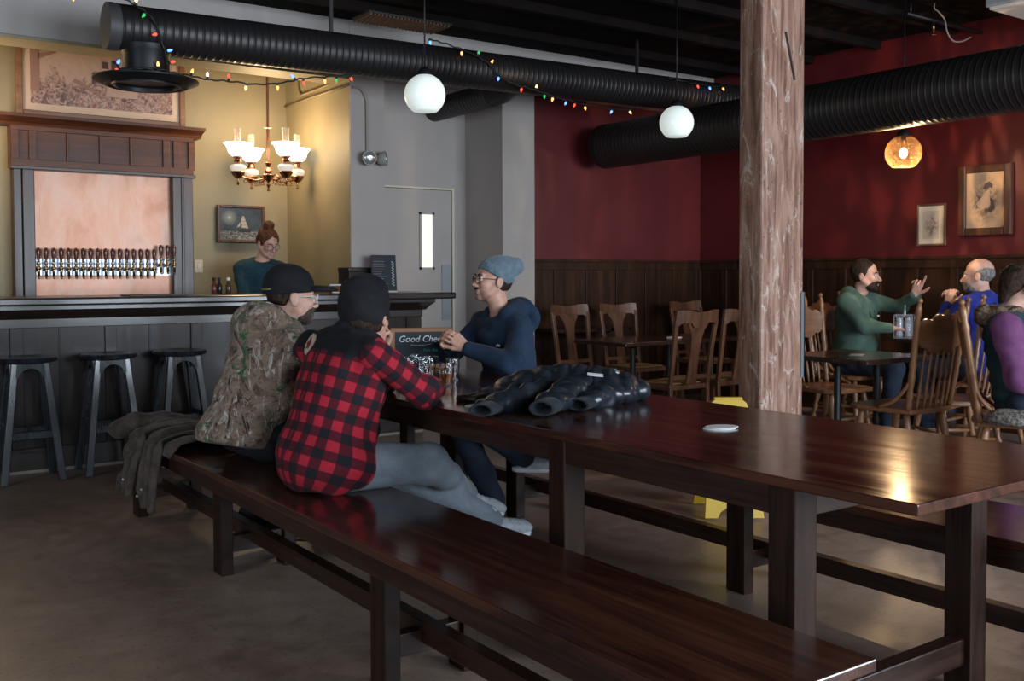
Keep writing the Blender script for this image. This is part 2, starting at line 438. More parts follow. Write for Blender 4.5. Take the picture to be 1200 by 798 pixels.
# door with a narrow lit vision panel, lit cream frame
D = MB().b2((4.05, 7.885, 0), (4.905, 7.92, 2.04)); door = D.build('door_1', M_gray, None, False, 0.003); tag(door, kind='structure')
MB().b2((4.585, 7.878, 1.335), (4.70, 7.886, 1.815)).build('vision_panel', M_lit, door)
f = MB(); f.b2((4.565, 7.874, 1.315), (4.585, 7.888, 1.835)).b2((4.70, 7.874, 1.315), (4.72, 7.888, 1.835)).b2((4.565, 7.874, 1.815), (4.72, 7.888, 1.835)).b2((4.565, 7.874, 1.315), (4.72, 7.888, 1.335)); f.build('vision_panel_bead', M_gray, door)
MB().b2((4.80, 7.876, 0.85), (4.895, 7.886, 1.36)).build('push_plate', plain('brushed_plate', (0.30, 0.31, 0.33), 0.4, 0.5), door)
f = MB().b2((4.0, 7.87, 2.045), (4.93, 7.92, 2.062)).b2((4.91, 7.87, 0), (4.93, 7.92, 2.045)); tag(f.build('trim_2', M_cream), kind='structure')

# wainscot on the two red walls
def wainscot(name, n, along, lo, hi, fixed):
    f = MB(); L = hi - lo
    def bx(a0, a1, z0, z1, t):
        if along == 'x': f.b2((a0, fixed - t, z0), (a1, fixed, z1))
        else: f.b2((fixed - t, a0, z0), (fixed, a1, z1))
    bx(lo, hi, 0, 1.40, 0.012); bx(lo, hi, 1.31, 1.385, 0.03); bx(lo, hi, 1.385, 1.41, 0.05); bx(lo, hi, 0, 0.16, 0.03)
    k = int(L / 0.36)
    for i in range(k + 1):
        a = lo + i * L / k; bx(max(lo, a - 0.035), min(hi, a + 0.035), 0.16, 1.31, 0.028)
    return tag(f.build(name, M_wain, None, False, 0.003), kind='structure')
M_wain = wood('wainscot_oak', (0.018, 0.0075, 0.004), (0.062, 0.026, 0.012), 'Z', (0.4, 0.55), 4, spec=0.22)
wainscot('trim_3', 0, 'x', 5.44, 7.77, 7.5)
wainscot('trim_4', 0, 'y', -2.95, 7.5, 7.77)

# ------------------------------------------------------------------ timber post
def mk_post():
    m, nt, b = new_mat('weathered_timber'); v = coords(nt, 'Object', (1, 1, 0.10)); v2 = coords(nt, 'Object', (1, 1, 0.45))
    f = noise(nt, v, 26, 10, 0.65, 0.5); g = noise(nt, v2, 11, 10, 0.75, 1.2); p = noise(nt, coords(nt, 'Object'), 42, 4, 0.6)
    c = ramp(nt, f, [(0.36, (0.11, 0.046, 0.028)), (0.5, (0.25, 0.130, 0.088)), (0.64, (0.37, 0.235, 0.18))])
    c = mixc(nt, maprange(nt, g, 0.555, 0.62, 0, 0.75), c, (0.50, 0.40, 0.35))
    c = mixc(nt, maprange(nt, p, 0.655, 0.70, 0, 0.9), c, (0.045, 0.022, 0.018))
    nt.links.new(c, b.inputs['Base Color']); b.inputs['Roughness'].default_value = 0.6
    h = mth(nt, 'ADD', mth(nt, 'MULTIPLY', f, 0.6), mth(nt, 'MULTIPLY', g, 0.6)); bump(nt, b, h, 0.5, 0.01); return m
post = thing('timber_post', 'tall square weathered timber post with peeling paint behind the long table', 'post', (4.53, 3.81, 0))
MB().b2((-0.18, -0.08, 0), (0.18, 0.09, 3.3)).build('shaft', mk_post(), post, False, 0.012)
f = MB(); f.b2((0.155, -0.086, 0.66), (0.188, -0.078, 1.155)).b2((0.18, -0.086, 0.66), (0.188, 0.05, 1.155)); tag(f.build('corner_guard', plain('grey_steel_angle', (0.16, 0.18, 0.20), 0.5, 0.4), post), 'grey steel corner guard')
tag(MB().bar((0.005, -0.081, 2.62), (0.085, -0.081, 2.36), 0.02, 0.008).build('gouge', plain('bare_dark_gouge', (0.06, 0.04, 0.035), 0.8), post), 'dark slanting gouge')

# ------------------------------------------------------------------ bar counter
M_bar = wood('bar_front_stain', (0.006, 0.0045, 0.0045), (0.042, 0.024, 0.018), 'Z', (0.28, 0.5), 5, coat=0.08, spec=0.3)
M_barx = wood('bar_rail_stain', (0.010, 0.0075, 0.0075), (0.044, 0.028, 0.022), 'X', (0.26, 0.4), 5, coat=0.3)
bar = thing('bar_counter', 'long dark panelled bar counter with a glossy top', 'bar counter', (2.0, 7.2, 0))
def bb(a, b): return (a[0] - 2.0, a[1] - 7.2, a[2]), (b[0] - 2.0, b[1] - 7.2, b[2])
f = MB().b2(*bb((-2.6, 6.97, 0.02), (4.05, 7.55, 1.03))); f.build('body', M_bar, bar)
f = MB()
xs = [4.05 - 0.14] + [3.62 - 0.285 * k for k in range(22)]
for i, x in enumerate(xs):
    w = 0.13 if i == 0 else (0.075 if i % 2 == 0 else 0.012)
    f.b2(*bb((x, 6.955 if w > .02 else 6.966, 0.16), (x + w, 6.971, 0.93)))
f.build('stiles', M_bar, bar, False, 0.003)
f = MB().b2(*bb((-2.6, 6.95, 0.93), (4.05, 6.972, 1.0))).b2(*bb((-2.6, 6.955, 0.02), (4.05, 6.972, 0.16))); f.build('rails', M_barx, bar, False, 0.003)
f = MB().prism([(6.95 - 7.2, 1.0), (6.95 - 7.2, 0.985), (6.88 - 7.2, 1.02), (6.80 - 7.2, 1.05), (6.80 - 7.2, 1.075), (7.2 - 7.2, 1.075)], (-4.6, 0, 0), (0, 1, 0), (0, 0, 1), (1, 0, 0), 6.68); f.build('cornice', M_barx, bar)
f = MB().b2(*bb((-2.6, 6.74, 1.075), (4.24, 7.6, 1.125))); f.build('counter_top', M_barx, bar, False, 0.012)
f = MB().b2(*bb((-2.6, 6.962, 0), (4.05, 6.99, 0.02))); f.build('kick_strip', plain('pale_kick_strip', (0.25, 0.22, 0.19), 0.5), bar)

# ------------------------------------------------------------------ tap cabinet with copper backsplash
M_cab = wood('cabinet_mahogany', (0.050, 0.015, 0.007), (0.15, 0.052, 0.022), 'X', (0.32, 0.45), 5, spec=0.28)
M_cabz = wood('cabinet_pillar', (0.022, 0.013, 0.011), (0.075, 0.043, 0.032), 'Z', (0.28, 0.4), 7, bmp=0.25)
def mk_copper():
    m, nt, b = new_mat('brushed_copper'); v = coords(nt, 'Object', (1.6, 1, 0.7)); f = noise(nt, v, 2.6, 6, 0.65, 0.6); w = noise(nt, coords(nt, 'Object', (0.08, 1, 1)), 40, 4)
    nt.links.new(ramp(nt, f, [(0.36, (0.22, 0.105, 0.070)), (0.5, (0.39, 0.215, 0.155)), (0.62, (0.52, 0.335, 0.26))]), b.inputs['Base Color'])
    b.inputs['Metallic'].default_value = 0.85; nt.links.new(maprange(nt, f, 0.3, 0.7, 0.34, 0.55), b.inputs['Roughness']); bump(nt, b, w, 0.06, 0.003); return m
cab = thing('tap_cabinet', 'tall dark wood tap cabinet with a copper backsplash behind the bar', 'tap wall', (2.0, 8.5, 0))
def cb(a, b): return (a[0] - 2.0, a[1] - 8.5, a[2]), (b[0] - 2.0, b[1] - 8.5, b[2])
MB().b2(*cb((1.46, 8.53, 0.9), (2.56, 8.56, 2.14))).build('backsplash', mk_copper(), cab)
f = MB()
for x0, x1 in ((1.325, 1.385), (1.39, 1.475), (2.53, 2.70)): f.b2(*cb((x0, 8.46, 0.0), (x1, 8.59, 2.12)))
f.b2(*cb((2.60, 8.45, 0.0), (2.625, 8.47, 2.12)))
f.build('pillar', M_cabz, cab, False, 0.006)
f = MB().b2(*cb((1.31, 8.47, 2.10), (2.70, 8.59, 2.43))); f.build('frieze', M_cab, cab)
f = MB()
for x in (1.315, 1.44, 1.71, 1.955, 2.19, 2.455, 2.54, 2.665): f.b2(*cb((x, 8.452, 2.15), (x + (.055 if x in (1.315, 1.44, 2.455, 2.54, 2.665) else .014), 8.475, 2.40)))
f.b2(*cb((1.31, 8.448, 2.385), (2.705, 8.475, 2.43))).b2(*cb((1.31, 8.448, 2.10), (2.705, 8.475, 2.165)))
f.build('frieze_panels', M_cab, cab, False, 0.003)
f = MB().prism([(0.0, 0.0), (-0.03, 0.0), (-0.04, .02), (-0.07, .035), (-0.13, .05), (-0.15, .05), (-0.15, .075), (0.12, .075), (0.12, 0)], (-0.79, -0.03, 2.42), (0, 1, 0), (0, 0, 1), (1, 0, 0), 1.56); f.build('crown', M_cab, cab)
f = MB().b2(*cb((1.305, 8.43, 2.085), (2.72, 8.5, 2.11))); f.build('ledge', M_cabz, cab, False, 0.004)
tag(MB().b2(*cb((1.46, 8.518, 1.27), (2.54, 8.532, 1.40))).build('tap_plate', plain('polished_tap_plate', (0.42, 0.44, 0.47), 0.3, 0.9), cab), 'polished steel tap plate')
M_brass = plain('tap_brass', (0.35, 0.24, 0.13), 0.28, 1.0); M_tapwood = plain('tap_handle_red_wood', (0.075, 0.014, 0.010), 0.3, coat=0.4)
M_tapdark = plain('tap_handle_black', (0.02, 0.015, 0.013), 0.3, coat=0.4)
tap_ms = None
for i in range(20):
    x = 1.492 + i * 0.0545 - 2.0 + (0.006 if i > 8 else 0)
    if tap_ms is None:
        fb = MB().cyl((0, 0.02, 1.315), (0, -0.05, 1.315), 0.014, 10).cyl((0, -0.045, 1.36), (0, -0.05, 1.255), 0.011, 10).sphere((0, -0.045, 1.325), 0.019, 10).cyl((0, -0.05, 1.255), (0, -0.058, 1.245), 0.009, 8)
        o = fb.build('beer_tap', M_brass, cab, True); o.location = (x, 0, 0)
        h = MB().lathe([(0.008, 1.36), (0.012, 1.37), (0.010, 1.385), (0.014, 1.41), (0.018, 1.455), (0.015, 1.478), (0.004, 1.485)], (0, -0.047, 0), 10).build('tap_handle', M_tapwood, o, True)
        h2 = MB().cyl((0, -0.047, 1.355), (0, -0.047, 1.372), 0.015, 10).build('tap_ferrule', M_steel, o, True)
        tap_ms = (o, h, h2)
    else:
        o = tap_ms[0].copy(); COL.objects.link(o); o.parent = cab; o.location = (x, 0, 0)
        for q in tap_ms[1:]: c = q.copy(); COL.objects.link(c); c.parent = o
    if i >= 17: o.location.z = 0.035
# back counter below the taps with glasses stood on it
bc = thing('back_counter', 'low dark back counter below the tap cabinet', 'counter', (2.0, 8.3, 0))
MB().b2((-0.66, -0.38, 0), (0.66, -0.06, 0.98)).build('carcass', M_bar, bc); MB().b2((-0.68, -0.4, 0.98), (0.68, -0.055, 1.02)).build('worktop', M_steel, bc, False, 0.004)

# ------------------------------------------------------------------ bar stools
M_stool = wood('stool_black_stain_blue_sheen', (0.008, 0.010, 0.014), (0.026, 0.033, 0.043), 'Z', (0.22, 0.36), 6, coat=0.4)  # black stain; its cool tint puts the bluish reflected daylight into the colour
def make_stool(loc, label):
    t = thing('bar_stool', label, 'stool', loc, 0.0, 'bar stools along the bar front')
    pr = [(0.001, 0.725), (0.14, 0.725), (0.168, 0.735), (0.175, 0.748), (0.168, 0.760), (0.13, 0.765), (0.09, 0.757), (0.001, 0.754)]
    MB().lathe(pr, (0, 0, 0), 32).build('seat', M_stool, t, 'auto')
    for sx in (-1, 1):
        for sy in (-1, 1):
            a = np.array([sx * 0.085, sy * 0.085, 0.73]); b = np.array([sx * 0.165, sy * 0.155, 0.0])
            MB().bar(b, a, 0.042, 0.034, (0, sy, 0)).build('leg', M_stool, t, False, 0.004)
    def arch(w, h):
        n = 10; P = [(-w, h), (-w - .01, -.085)]; P += [(-(w - .012) * math.cos(PI * k / n), -.085 + 0.055 * math.sin(PI * k / n)) for k in range(n + 1)]; P += [(w + .01, -.085), (w, h)]; return P
    for sy in (-1, 1):
        MB().prism(arch(0.075, 0.0), (0, sy * 0.104 - .009, 0.727), (1, 0, 0), (0, 0, 1), (0, 1, 0), 0.018).build('apron', M_stool, t)
        MB().prism(arch(0.075, 0.0), (sy * 0.104 - .009, 0, 0.727), (0, 1, 0), (0, 0, 1), (1, 0, 0), 0.018).build('apron', M_stool, t)
    for sy in (-1, 1):
        z = 0.29; q = 0.165 - 0.08 * z / 0.73; p = 0.155 - 0.07 * z / .73
        MB().bar((-q, sy * p, z), (q, sy * p, z), 0.022, 0.045).build('stretcher', M_stool, t, False, 0.003)
        MB().bar((sy * q, -p, z + .04), (sy * q, p, z + .04), 0.022, 0.04).build('stretcher', M_stool, t, False, 0.003)
    return t
st = make_stool((1.60, 6.765, 0), 'middle one of three black stools at the bar front')
copy_thing(st, (1.12, 6.765, 0), 0, 'black bar stool cut by the left edge of the picture')
copy_thing(st, (2.06, 6.775, 0), 0, 'black bar stool half hidden behind the camouflage hoodie man')

# ------------------------------------------------------------------ long table and its two benches
M_top = wood('table_top_varnish', (0.012, 0.004, 0.003), (0.095, 0.031, 0.017), 'Y', (0.10, 0.22), 5, coat=0.15, bmp=0.08)
M_leg = wood('table_leg_stain', (0.010, 0.0045, 0.003), (0.036, 0.015, 0.009), 'Z', (0.32, 0.45), 7, coat=0.0, bmp=0.15, spec=0.22)
M_apr = wood('table_apron_stain', (0.013, 0.005, 0.0035), (0.042, 0.017, 0.010), 'Y', (0.3, 0.45), 7, coat=0.1, spec=0.35)
M_apx = wood('table_cross_stain', (0.013, 0.005, 0.0035), (0.042, 0.017, 0.010), 'X', (0.3, 0.45), 7, coat=0.1, spec=0.35)
TX, TY = 2.39, 3.2
tb = thing('long_table', 'long dark varnished wooden table where three men sit', 'table', (TX, TY, 0))
def tl(a, b): return (a[0] - TX, a[1] - TY, a[2]), (b[0] - TX, b[1] - TY, b[2])
MB().b2(*tl((1.93, 1.225, 0.733), (2.86, 5.2, 0.76))).build('tabletop', M_top, tb, False, 0.004)
for x0 in (1.975, 2.785): MB().b2(*tl((x0, 1.60, 0.650), (x0 + .035, 5.1, 0.733))).build('apron', M_apr, tb, False, 0.003)
for y0 in (1.585, 5.08): MB().b2(*tl((2.0, y0, 0.650), (2.80, y0 + .03, 0.733))).build('apron', M_apx, tb, False, 0.003)
for x0, y0 in ((1.97, 1.58), (1.97, 2.49), (1.97, 4.42), (2.762, 1.58), (2.762, 4.42)):
    MB().b2(*tl((x0, y0, 0), (x0 + .085, y0 + .085, 0.733))).build('leg', M_leg, tb, False, 0.004)
for y0 in (1.60, 4.44): MB().b2(*tl((2.05, y0, 0.10), (2.77, y0 + .05, 0.18))).build('crossbar', M_apx, tb, False, 0.004)
MB().b2(*tl((2.36, 1.64, 0.11), (2.42, 4.45, 0.17))).build('stretcher', M_apr, tb, False, 0.004)
def bench(name, label, x0, x1, y0, y1, legy):
    cx, cy = (x0 + x1) / 2, (y0 + y1) / 2
    t = thing(name, label, 'bench', (cx, cy, 0), 0, None)
    L = lambda a, b: ((a[0] - cx, a[1] - cy, a[2]), (b[0] - cx, b[1] - cy, b[2]))
    MB().b2(*L((x0, y0, 0.432), (x1, y1, 0.46))).build('seat', M_top, t, False, 0.004)
    for x in (x0 + .018, x1 - .048): MB().b2(*L((x, y0 + .06, 0.365), (x + .03, y1 - .06, 0.432))).build('apron', M_apr, t, False, 0.003)
    for y in legy:
        for x in (x0 + .06, x1 - .115): MB().b2(*L((x, y, 0), (x + .055, y + .095, 0.432))).build('leg', M_leg, t, False, 0.004)
        MB().b2(*L((x0 + .11, y + .02, .09), (x1 - .11, y + .07, 0.16))).build('crossbar', M_apx, t, False, 0.003)
    xs_ = x0 + .2
    MB().b2(*L((xs_, legy[0] + .03, 0.12), (xs_ + .05, legy[-1] + .05, 0.185))).build('stretcher', M_apr, t, False, 0.003)
    return t
bench('long_bench', 'nearest long dark wooden bench, two men seated on its far half', 1.335, 1.79, 1.225, 5.48, (1.30, 2.63, 4.07, 5.34))
bench('long_bench', 'long dark bench beyond the table under the man in the slate blue beanie', 2.915, 3.38, 1.0, 5.45, (1.15, 2.63, 4.16, 5.3))
# ------------------------------------------------------------------ ducts
def mk_duct():
    m, nt, b = new_mat('black_spiral_duct'); b.inputs['Base Color'].default_value = (0.020, 0.017, 0.017, 1); b.inputs['Roughness'].default_value = 0.42; b.inputs['Metallic'].default_value = 0.25
    w = nd(nt, 'ShaderNodeTexWave'); w.wave_type = 'BANDS'; w.bands_direction = 'X'; w.inputs['Scale'].default_value = 6.5
    nt.links.new(coords(nt, 'Object', (1, 0.12, 0.12)), w.inputs['Vector']); bump(nt, b, mth(nt, 'POWER', w.outputs['Fac'], 5.0), 0.6, 0.008); return m
def mk_ductY():
    m = mk_duct(); m.name = 'black_spiral_duct_long'
    for n in m.node_tree.nodes:
        if n.type == 'TEX_WAVE': n.bands_direction = 'Y'
        if n.type == 'MAPPING': n.inputs['Scale'].default_value = (0.12, 1, 0.12)
    return m
M_duct = mk_duct(); M_ductY = mk_ductY(); M_strap = plain('black_strap', (0.015, 0.013, 0.013), 0.5)
def dz(x): return 2.800 + (x - 1.55) * 0.0168        # axis height of the duct along the bar
du = thing('air_duct', 'black spiral air duct running above the bar with round ceiling diffuser', 'air duct', (1.557, 6.5, 2.655))
def dl(p): return (p[0] - 1.557, p[1] - 6.5, p[2] - 2.655)
MB().cyl(dl((1.60, 6.5, dz(1.6))), dl((7.55, 6.5, dz(7.55))), 0.143, 40).build('duct_pipe', M_duct, du, 'auto')
MB().lathe([(0.10, 0), (0.143, 0.004), (0.146, 0.03), (0.146, 0.06), (0.143, 0.075)], dl((1.545, 6.5, 2.80)), 40, np.stack([(0, 1, 0), (0, 0, 1), (1, 0, 0)], 1)).build('end_cap', plain('duct_end_gray', (0.06, 0.055, 0.055), 0.5), du, 'auto')
MB().lathe([(0.155, 0.18), (0.150, 0.14), (0.137, 0.12), (0.137, 0.0)], dl((1.79, 6.5, 2.52)), 32).build('boot', M_black, du, 'auto')
pr = [(0.14, 0.065), (0.20, 0.060), (0.30, 0.045), (0.318, 0.038), (0.318, 0.030), (0.25, 0.0), (0.24, 0.012), (0.21, 0.016), (0.205, -0.004), (0.19, -0.004), (0.186, 0.02), (0.001, 0.024)]
MB().lathe(pr, dl((1.79, 6.5, 2.455)), 48).build('diffuser', M_black, du, 'auto')
MB().cyl(dl((4.75, 6.95, 2.775)), dl((4.75, 7.92, 2.775)), 0.105, 28).build('branch_pipe', M_ductY, du, 'auto')
MB().tube([dl(p) for p in ((4.75, 6.95, 2.775), (4.75, 6.84, 2.785), (4.75, 6.74, 2.82), (4.75, 6.6, 2.85))], 0.106, 28).build('elbow', M_black, du, 'auto')
for x in (3.06, 5.95, 7.3):
    f = MB().b2(dl((x - .012, 6.49, dz(x) + .14)), dl((x + .012, 6.51, 3.3))); f.build('hanger', M_strap, du)
d2 = thing('air_duct', 'large black spiral air duct along the right red wall', 'air duct', (6.2, 7.2, 2.26))
MB().cyl((0, -9.6, 0.21), (0, -0.02, 0.21), 0.205, 44).build('duct_pipe', M_ductY, d2, 'auto')
MB().lathe([(0.12, 0.0), (0.205, 0.02), (0.208, 0.06), (0.208, 0.10)], (0, 0.04, 0.21), 40, np.stack([(1, 0, 0), (0, 0, 1), (0, -1, 0)], 1)).build('end_cap', M_black, d2, 'auto')
for y in (-2.05, -4.6):
    f = MB().bar((-0.03, y, 0.41), (-0.15, y, 1.04), 0.02, 0.006, (0, 1, 0)).bar((0.03, y, 0.41), (0.15, y, 1.04), 0.02, 0.006, (0, 1, 0)); f.build('hanger', M_strap, d2)
gr = thing('ceiling_grille', 'rust coloured ribbed grille up under the black ceiling', 'grille', (3.75, 6.62, 3.15))
M_rust = speck('rusty_ribs', (0.05, 0.025, 0.014), (0.10, 0.05, 0.028), 8, (0.6, 0.8))
f = MB().b2((-0.40, -0.14, 0), (0.30, 0.14, 0.012)); f.build('backing', M_strap, gr)
f = MB()
for k in range(22): f.box((-0.38 + k * 0.031, 0, -0.008), (0.016, 0.27, 0.016))
f.build('ribs', M_rust, gr)
lf = thing('ceiling_light', 'white ceiling light fixture cut off at the top right corner', 'light fixture', (7.3, 3.75, 3.12))
MB().b2((-0.45, -0.3, 0.02), (0.45, 0.12, 0.18)).build('housing', plain('gray_housing', (0.35, 0.36, 0.37), 0.5), lf, False, 0.01); MB().b2((-0.43, -0.28, 0), (0.43, 0.10, 0.02)).build('diffuser', M_white, lf, False, 0.004)
sp = thing('sprinkler_head', 'small brass sprinkler head on a pipe at the ceiling edge', 'sprinkler', (7.1, 4.42, 3.08))
MB().cyl((-0.35, 0, 0.12), (0.668, 0, 0.12), 0.016, 10).cyl((-0.3, 0, 0.12), (-0.3, 0, 0.22), 0.008, 8).build('pipe', M_black, sp, True); MB().cyl((0, 0, 0.12), (0, 0, 0.03), 0.011, 10).build('drop', M_brass, sp, True); MB().lathe([(0.006, 0), (0.028, 0.004), (0.028, 0.007), (0.008, 0.02), (0.008, 0.04)], (0, 0, 0), 14).build('deflector', M_brass, sp, True)

# ------------------------------------------------------------------ globe pendants
def globe(loc, label, glass, rr=0.125):
    t = thing('globe_pendant', label, 'pendant lamp', loc)
    top = 3.3 - loc[2]
    n = 22; a0 = 0.14; a1 = PI - 0.62
    pr = [(rr * math.sin(a0 + (a1 - a0) * i / n), rr * math.cos(a0 + (a1 - a0) * i / n)) for i in range(n + 1)]
    pr = [(r, z) for r, z in pr][::-1]
    if glass == 'white': MB().lathe(pr, (0, 0, 0), 40).build('globe', M_opal, t, 'auto')
    else:
        inn = [(r * 0.975, z * 0.975) for r, z in pr][::-1]
        f = MB(); seg = 40; P = pr + inn; a = np.arange(seg) * 2 * PI / seg
        V = np.concatenate([np.stack([np.cos(a) * r, np.sin(a) * r, np.full(seg, z)], 1) for r, z in P]); N = len(P)
        f.add(V, [(i * seg + k, i * seg + (k + 1) % seg, ((i + 1) % N) * seg + (k + 1) % seg, ((i + 1) % N) * seg + k) for i in range(N) for k in range(seg)])
        f.build('globe', M_seed, t, 'auto')
        MB().sphere((0, 0, 0.0), 0.030, 16, 1, 1, 1.25).build('light_bulb', M_bulb, t, True)
        MB().cyl((0, 0, 0.035), (0, 0, 0.13), 0.018, 12).build('lamp_holder', M_brass, t, True)
    MB().lathe([(0.02, rr - 0.012), (0.045, rr - 0.012), (0.045, rr + 0.01), (0.028, rr + 0.03), (0.008, rr + 0.045)], (0, 0, 0), 20).build('cap', M_black, t, 'auto')
    MB().cyl((0, 0, rr + 0.04), (0, 0, top), 0.005, 8).build('cord', M_black, t, True)
    MB().lathe([(0.05, top - 0.02), (0.05, top - .005), (0.03, top)], (0, 0, 0), 16).build('canopy', M_black, t, 'auto')
    return t
def mk_opal():
    m, nt, b = new_mat('opal_glass'); b.inputs['Base Color'].default_value = (0.8, 0.82, 0.8, 1); b.inputs['Roughness'].default_value = 0.25
    b.inputs['Emission Color'].default_value = (0.80, 0.90, 0.84, 1); b.inputs['Emission Strength'].default_value = 0.52; return m
M_opal = mk_opal(); M_bulb = plain('lit_bulb', (1, 0.9, 0.7), 0.4, emit=4, ecol=(1.0, 0.85, 0.62))
def mk_seed():
    m, nt, b = new_mat('seeded_glass'); b.inputs['Base Color'].default_value = (0.28, 0.17, 0.09, 1); b.inputs['Roughness'].default_value = 0.2
    v = nd(nt, 'ShaderNodeTexVoronoi'); v.inputs['Scale'].default_value = 38; nt.links.new(coords(nt, 'Object'), v.inputs['Vector']); bump(nt, b, v.outputs['Distance'], 0.8, 0.006)
    tr = nd(nt, 'ShaderNodeBsdfTransparent'); tr.inputs[0].default_value = (1.0, 0.93, 0.82, 1); mx = nd(nt, 'ShaderNodeMixShader'); lw = nd(nt, 'ShaderNodeLayerWeight'); lw.inputs['Blend'].default_value = 0.35
    f = mth(nt, 'ADD', mth(nt, 'MULTIPLY', lw.outputs['Facing'], 0.25), maprange(nt, v.outputs['Distance'], 0.1, 0.4, 0.22, 0.03))
    nt.links.new(f, mx.inputs[0]); nt.links.new(tr.outputs[0], mx.inputs[1]); nt.links.new(b.outputs[0], mx.inputs[2]); nt.links.new(mx.outputs[0], nt.nodes['Material Output'].inputs['Surface']); return m
M_seed = mk_seed()
globe((3.114, 5.3, 2.358), 'white globe pendant lamp nearer the bar and doors', 'white')
globe((5.244, 5.3, 2.371), 'white globe pendant lamp just left of the timber post', 'white')
globe((6.62, 4.35, 2.150), 'clear seeded glass globe pendant lamp in front of the red wall', 'clear', 0.130)
def dapple(loc, power, color, lo, hi):
    o = point('globe_lamp_light', loc, power, color, 0.03); l = o.data; l.use_nodes = True; nt = l.node_tree; e = nt.nodes['Emission']
    g = nd(nt, 'ShaderNodeNewGeometry'); mp = nd(nt, 'ShaderNodeMapping'); mp.inputs['Scale'].default_value = (1, 1, 0.22); nt.links.new(g.outputs['Incoming'], mp.inputs['Vector'])
    f = noise(nt, mp.outputs['Vector'], 13.0, 2, 0.5); nt.links.new(maprange(nt, f, 0.50, 0.66, lo, hi), e.inputs['Strength']); e.inputs['Color'].default_value = (1, 1, 1, 1)
    return o
dapple((6.62, 4.35, 2.095), 25, (1.0, 0.74, 0.48), 0.55, 3.6)

def thin_glass(name, through, tint):
    m, nt, b = new_mat(name); b.inputs['Base Color'].default_value = col4(tint); b.inputs['Roughness'].default_value = 0.1
    tr = nd(nt, 'ShaderNodeBsdfTransparent'); tr.inputs[0].default_value = col4(through); mx = nd(nt, 'ShaderNodeMixShader'); lw = nd(nt, 'ShaderNodeLayerWeight'); lw.inputs['Blend'].default_value = 0.3
    nt.links.new(mth(nt, 'ADD', mth(nt, 'MULTIPLY', lw.outputs['Facing'], 0.5), 0.06), mx.inputs[0]); nt.links.new(tr.outputs[0], mx.inputs[1]); nt.links.new(b.outputs[0], mx.inputs[2]); nt.links.new(mx.outputs[0], nt.nodes['Material Output'].inputs['Surface']); return m
# ------------------------------------------------------------------ brass chandeliers over the bar
M_rosebrass = plain('rose_brass', (0.42, 0.20, 0.12), 0.25, 1.0); M_shade = plain('milk_glass_shade', (0.9, 0.92, 0.95), 0.3, emit=2.2, ecol=(0.88, 0.94, 1.0))
M_font = plain('milk_glass_font', (0.85, 0.78, 0.66), 0.3, emit=0.35, ecol=(1.0, 0.88, 0.70)); M_chim = thin_glass('clear_chimney_glass', (0.97, 0.94, 0.90), (0.9, 0.85, 0.8))
def chandelier(loc, label):
    t = thing('chandelier', label, 'chandelier', loc, 0.0)
    H = 3.3 - loc[2]
    pr = [(0.004, 0.0), (0.016, 0.008), (0.006, 0.02), (0.012, 0.045), (0.02, 0.055), (0.008, 0.075), (0.03, 0.10), (0.048, 0.125), (0.05, 0.135), (0.022, 0.155), (0.034, 0.17), (0.014, 0.20), (0.024, 0.225), (0.03, 0.235), (0.012, 0.245), (0.013, 0.52), (0.034, 0.527), (0.034, 0.532), (0.011, 0.54), (0.010, H)]
    MB().lathe(pr, (0, 0, 0), 20).build('stem', M_rosebrass, t, 'auto')
    al = YAW - 0.24; lat = np.array([math.cos(al), -math.sin(al)]); dep = np.array([math.sin(al), math.cos(al)])
    for la, de in ((-0.24, -0.14), (-0.14, 0.24), (0.14, -0.24), (0.24, 0.14)):
        q = lat * la + dep * de; e = q / np.linalg.norm(q); X = lambda r, z: (e[0] * r, e[1] * r, z)
        f = MB().tube(spline([X(0.03, .11), X(0.12, .085), X(0.20, .10), X(0.278, .11)], 6), 0.007, 8)
        for k in range(5): f.tube(spline([X(.07 + .035 * k, .095), X(.085 + .035 * k, .068), X(.07 + .035 * k, .058), X(.06 + .035 * k, .07)], 4), 0.0035, 6)
        f.tube(spline([X(.06, .12), X(.12, .13), X(.16, .11), X(.20, .115)], 5), 0.004, 6)
        arm = f.build('arm', M_rosebrass, t, True)
        c = (q[0], q[1], 0)
        MB().lathe([(0.004, .035), (0.012, .045), (0.006, .065), (0.010, .09), (0.03, .10), (0.05, .125), (0.055, .14), (0.05, .148)], c, 18).build('lamp_base', M_rosebrass, arm, 'auto')
        MB().lathe([(0.046, .148), (0.062, .165), (0.066, .185), (0.052, .20), (0.02, .206)], c, 18).build('font', M_font, arm, 'auto')
        MB().lathe([(0.022, .206), (0.03, .215), (0.03, .235), (0.022, .25), (0.04, .262), (0.04, .272)], c, 18).build('burner', M_rosebrass, arm, 'auto')
        MB().lathe([(0.042, .268), (0.065, .284), (0.080, .31), (0.086, .335), (0.098, .358), (0.116, .374), (0.113, .378), (0.094, .362), (0.081, .336), (0.074, .312), (0.06, .290), (0.03, .274)], c, 36, None, 1, 1, 6, 0.02).build('lamp_shade', M_shade, arm, True)
        MB().lathe([(0.020, .274), (0.030, .32), (0.026, .38), (0.027, .50), (0.025, .50), (0.024, .38), (0.028, .32), (0.018, .274)], c, 18).build('chimney', M_chim, arm, True)
    return t
c1 = chandelier((3.185, 8.0, 1.965), 'four-arm brass chandelier with white ruffled shades hanging right of the tap cabinet')
copy_thing(c1, (0.80, 8.0, 1.965), 0.15, 'brass chandelier with white shades cut off by the left edge')
WARM = (1.0, 0.70, 0.36)
point('chandelier_light', (3.185, 8.0, 2.42), 30, WARM, 0.16); point('chandelier_light.001', (0.80, 8.0, 2.42), 26, WARM, 0.16)

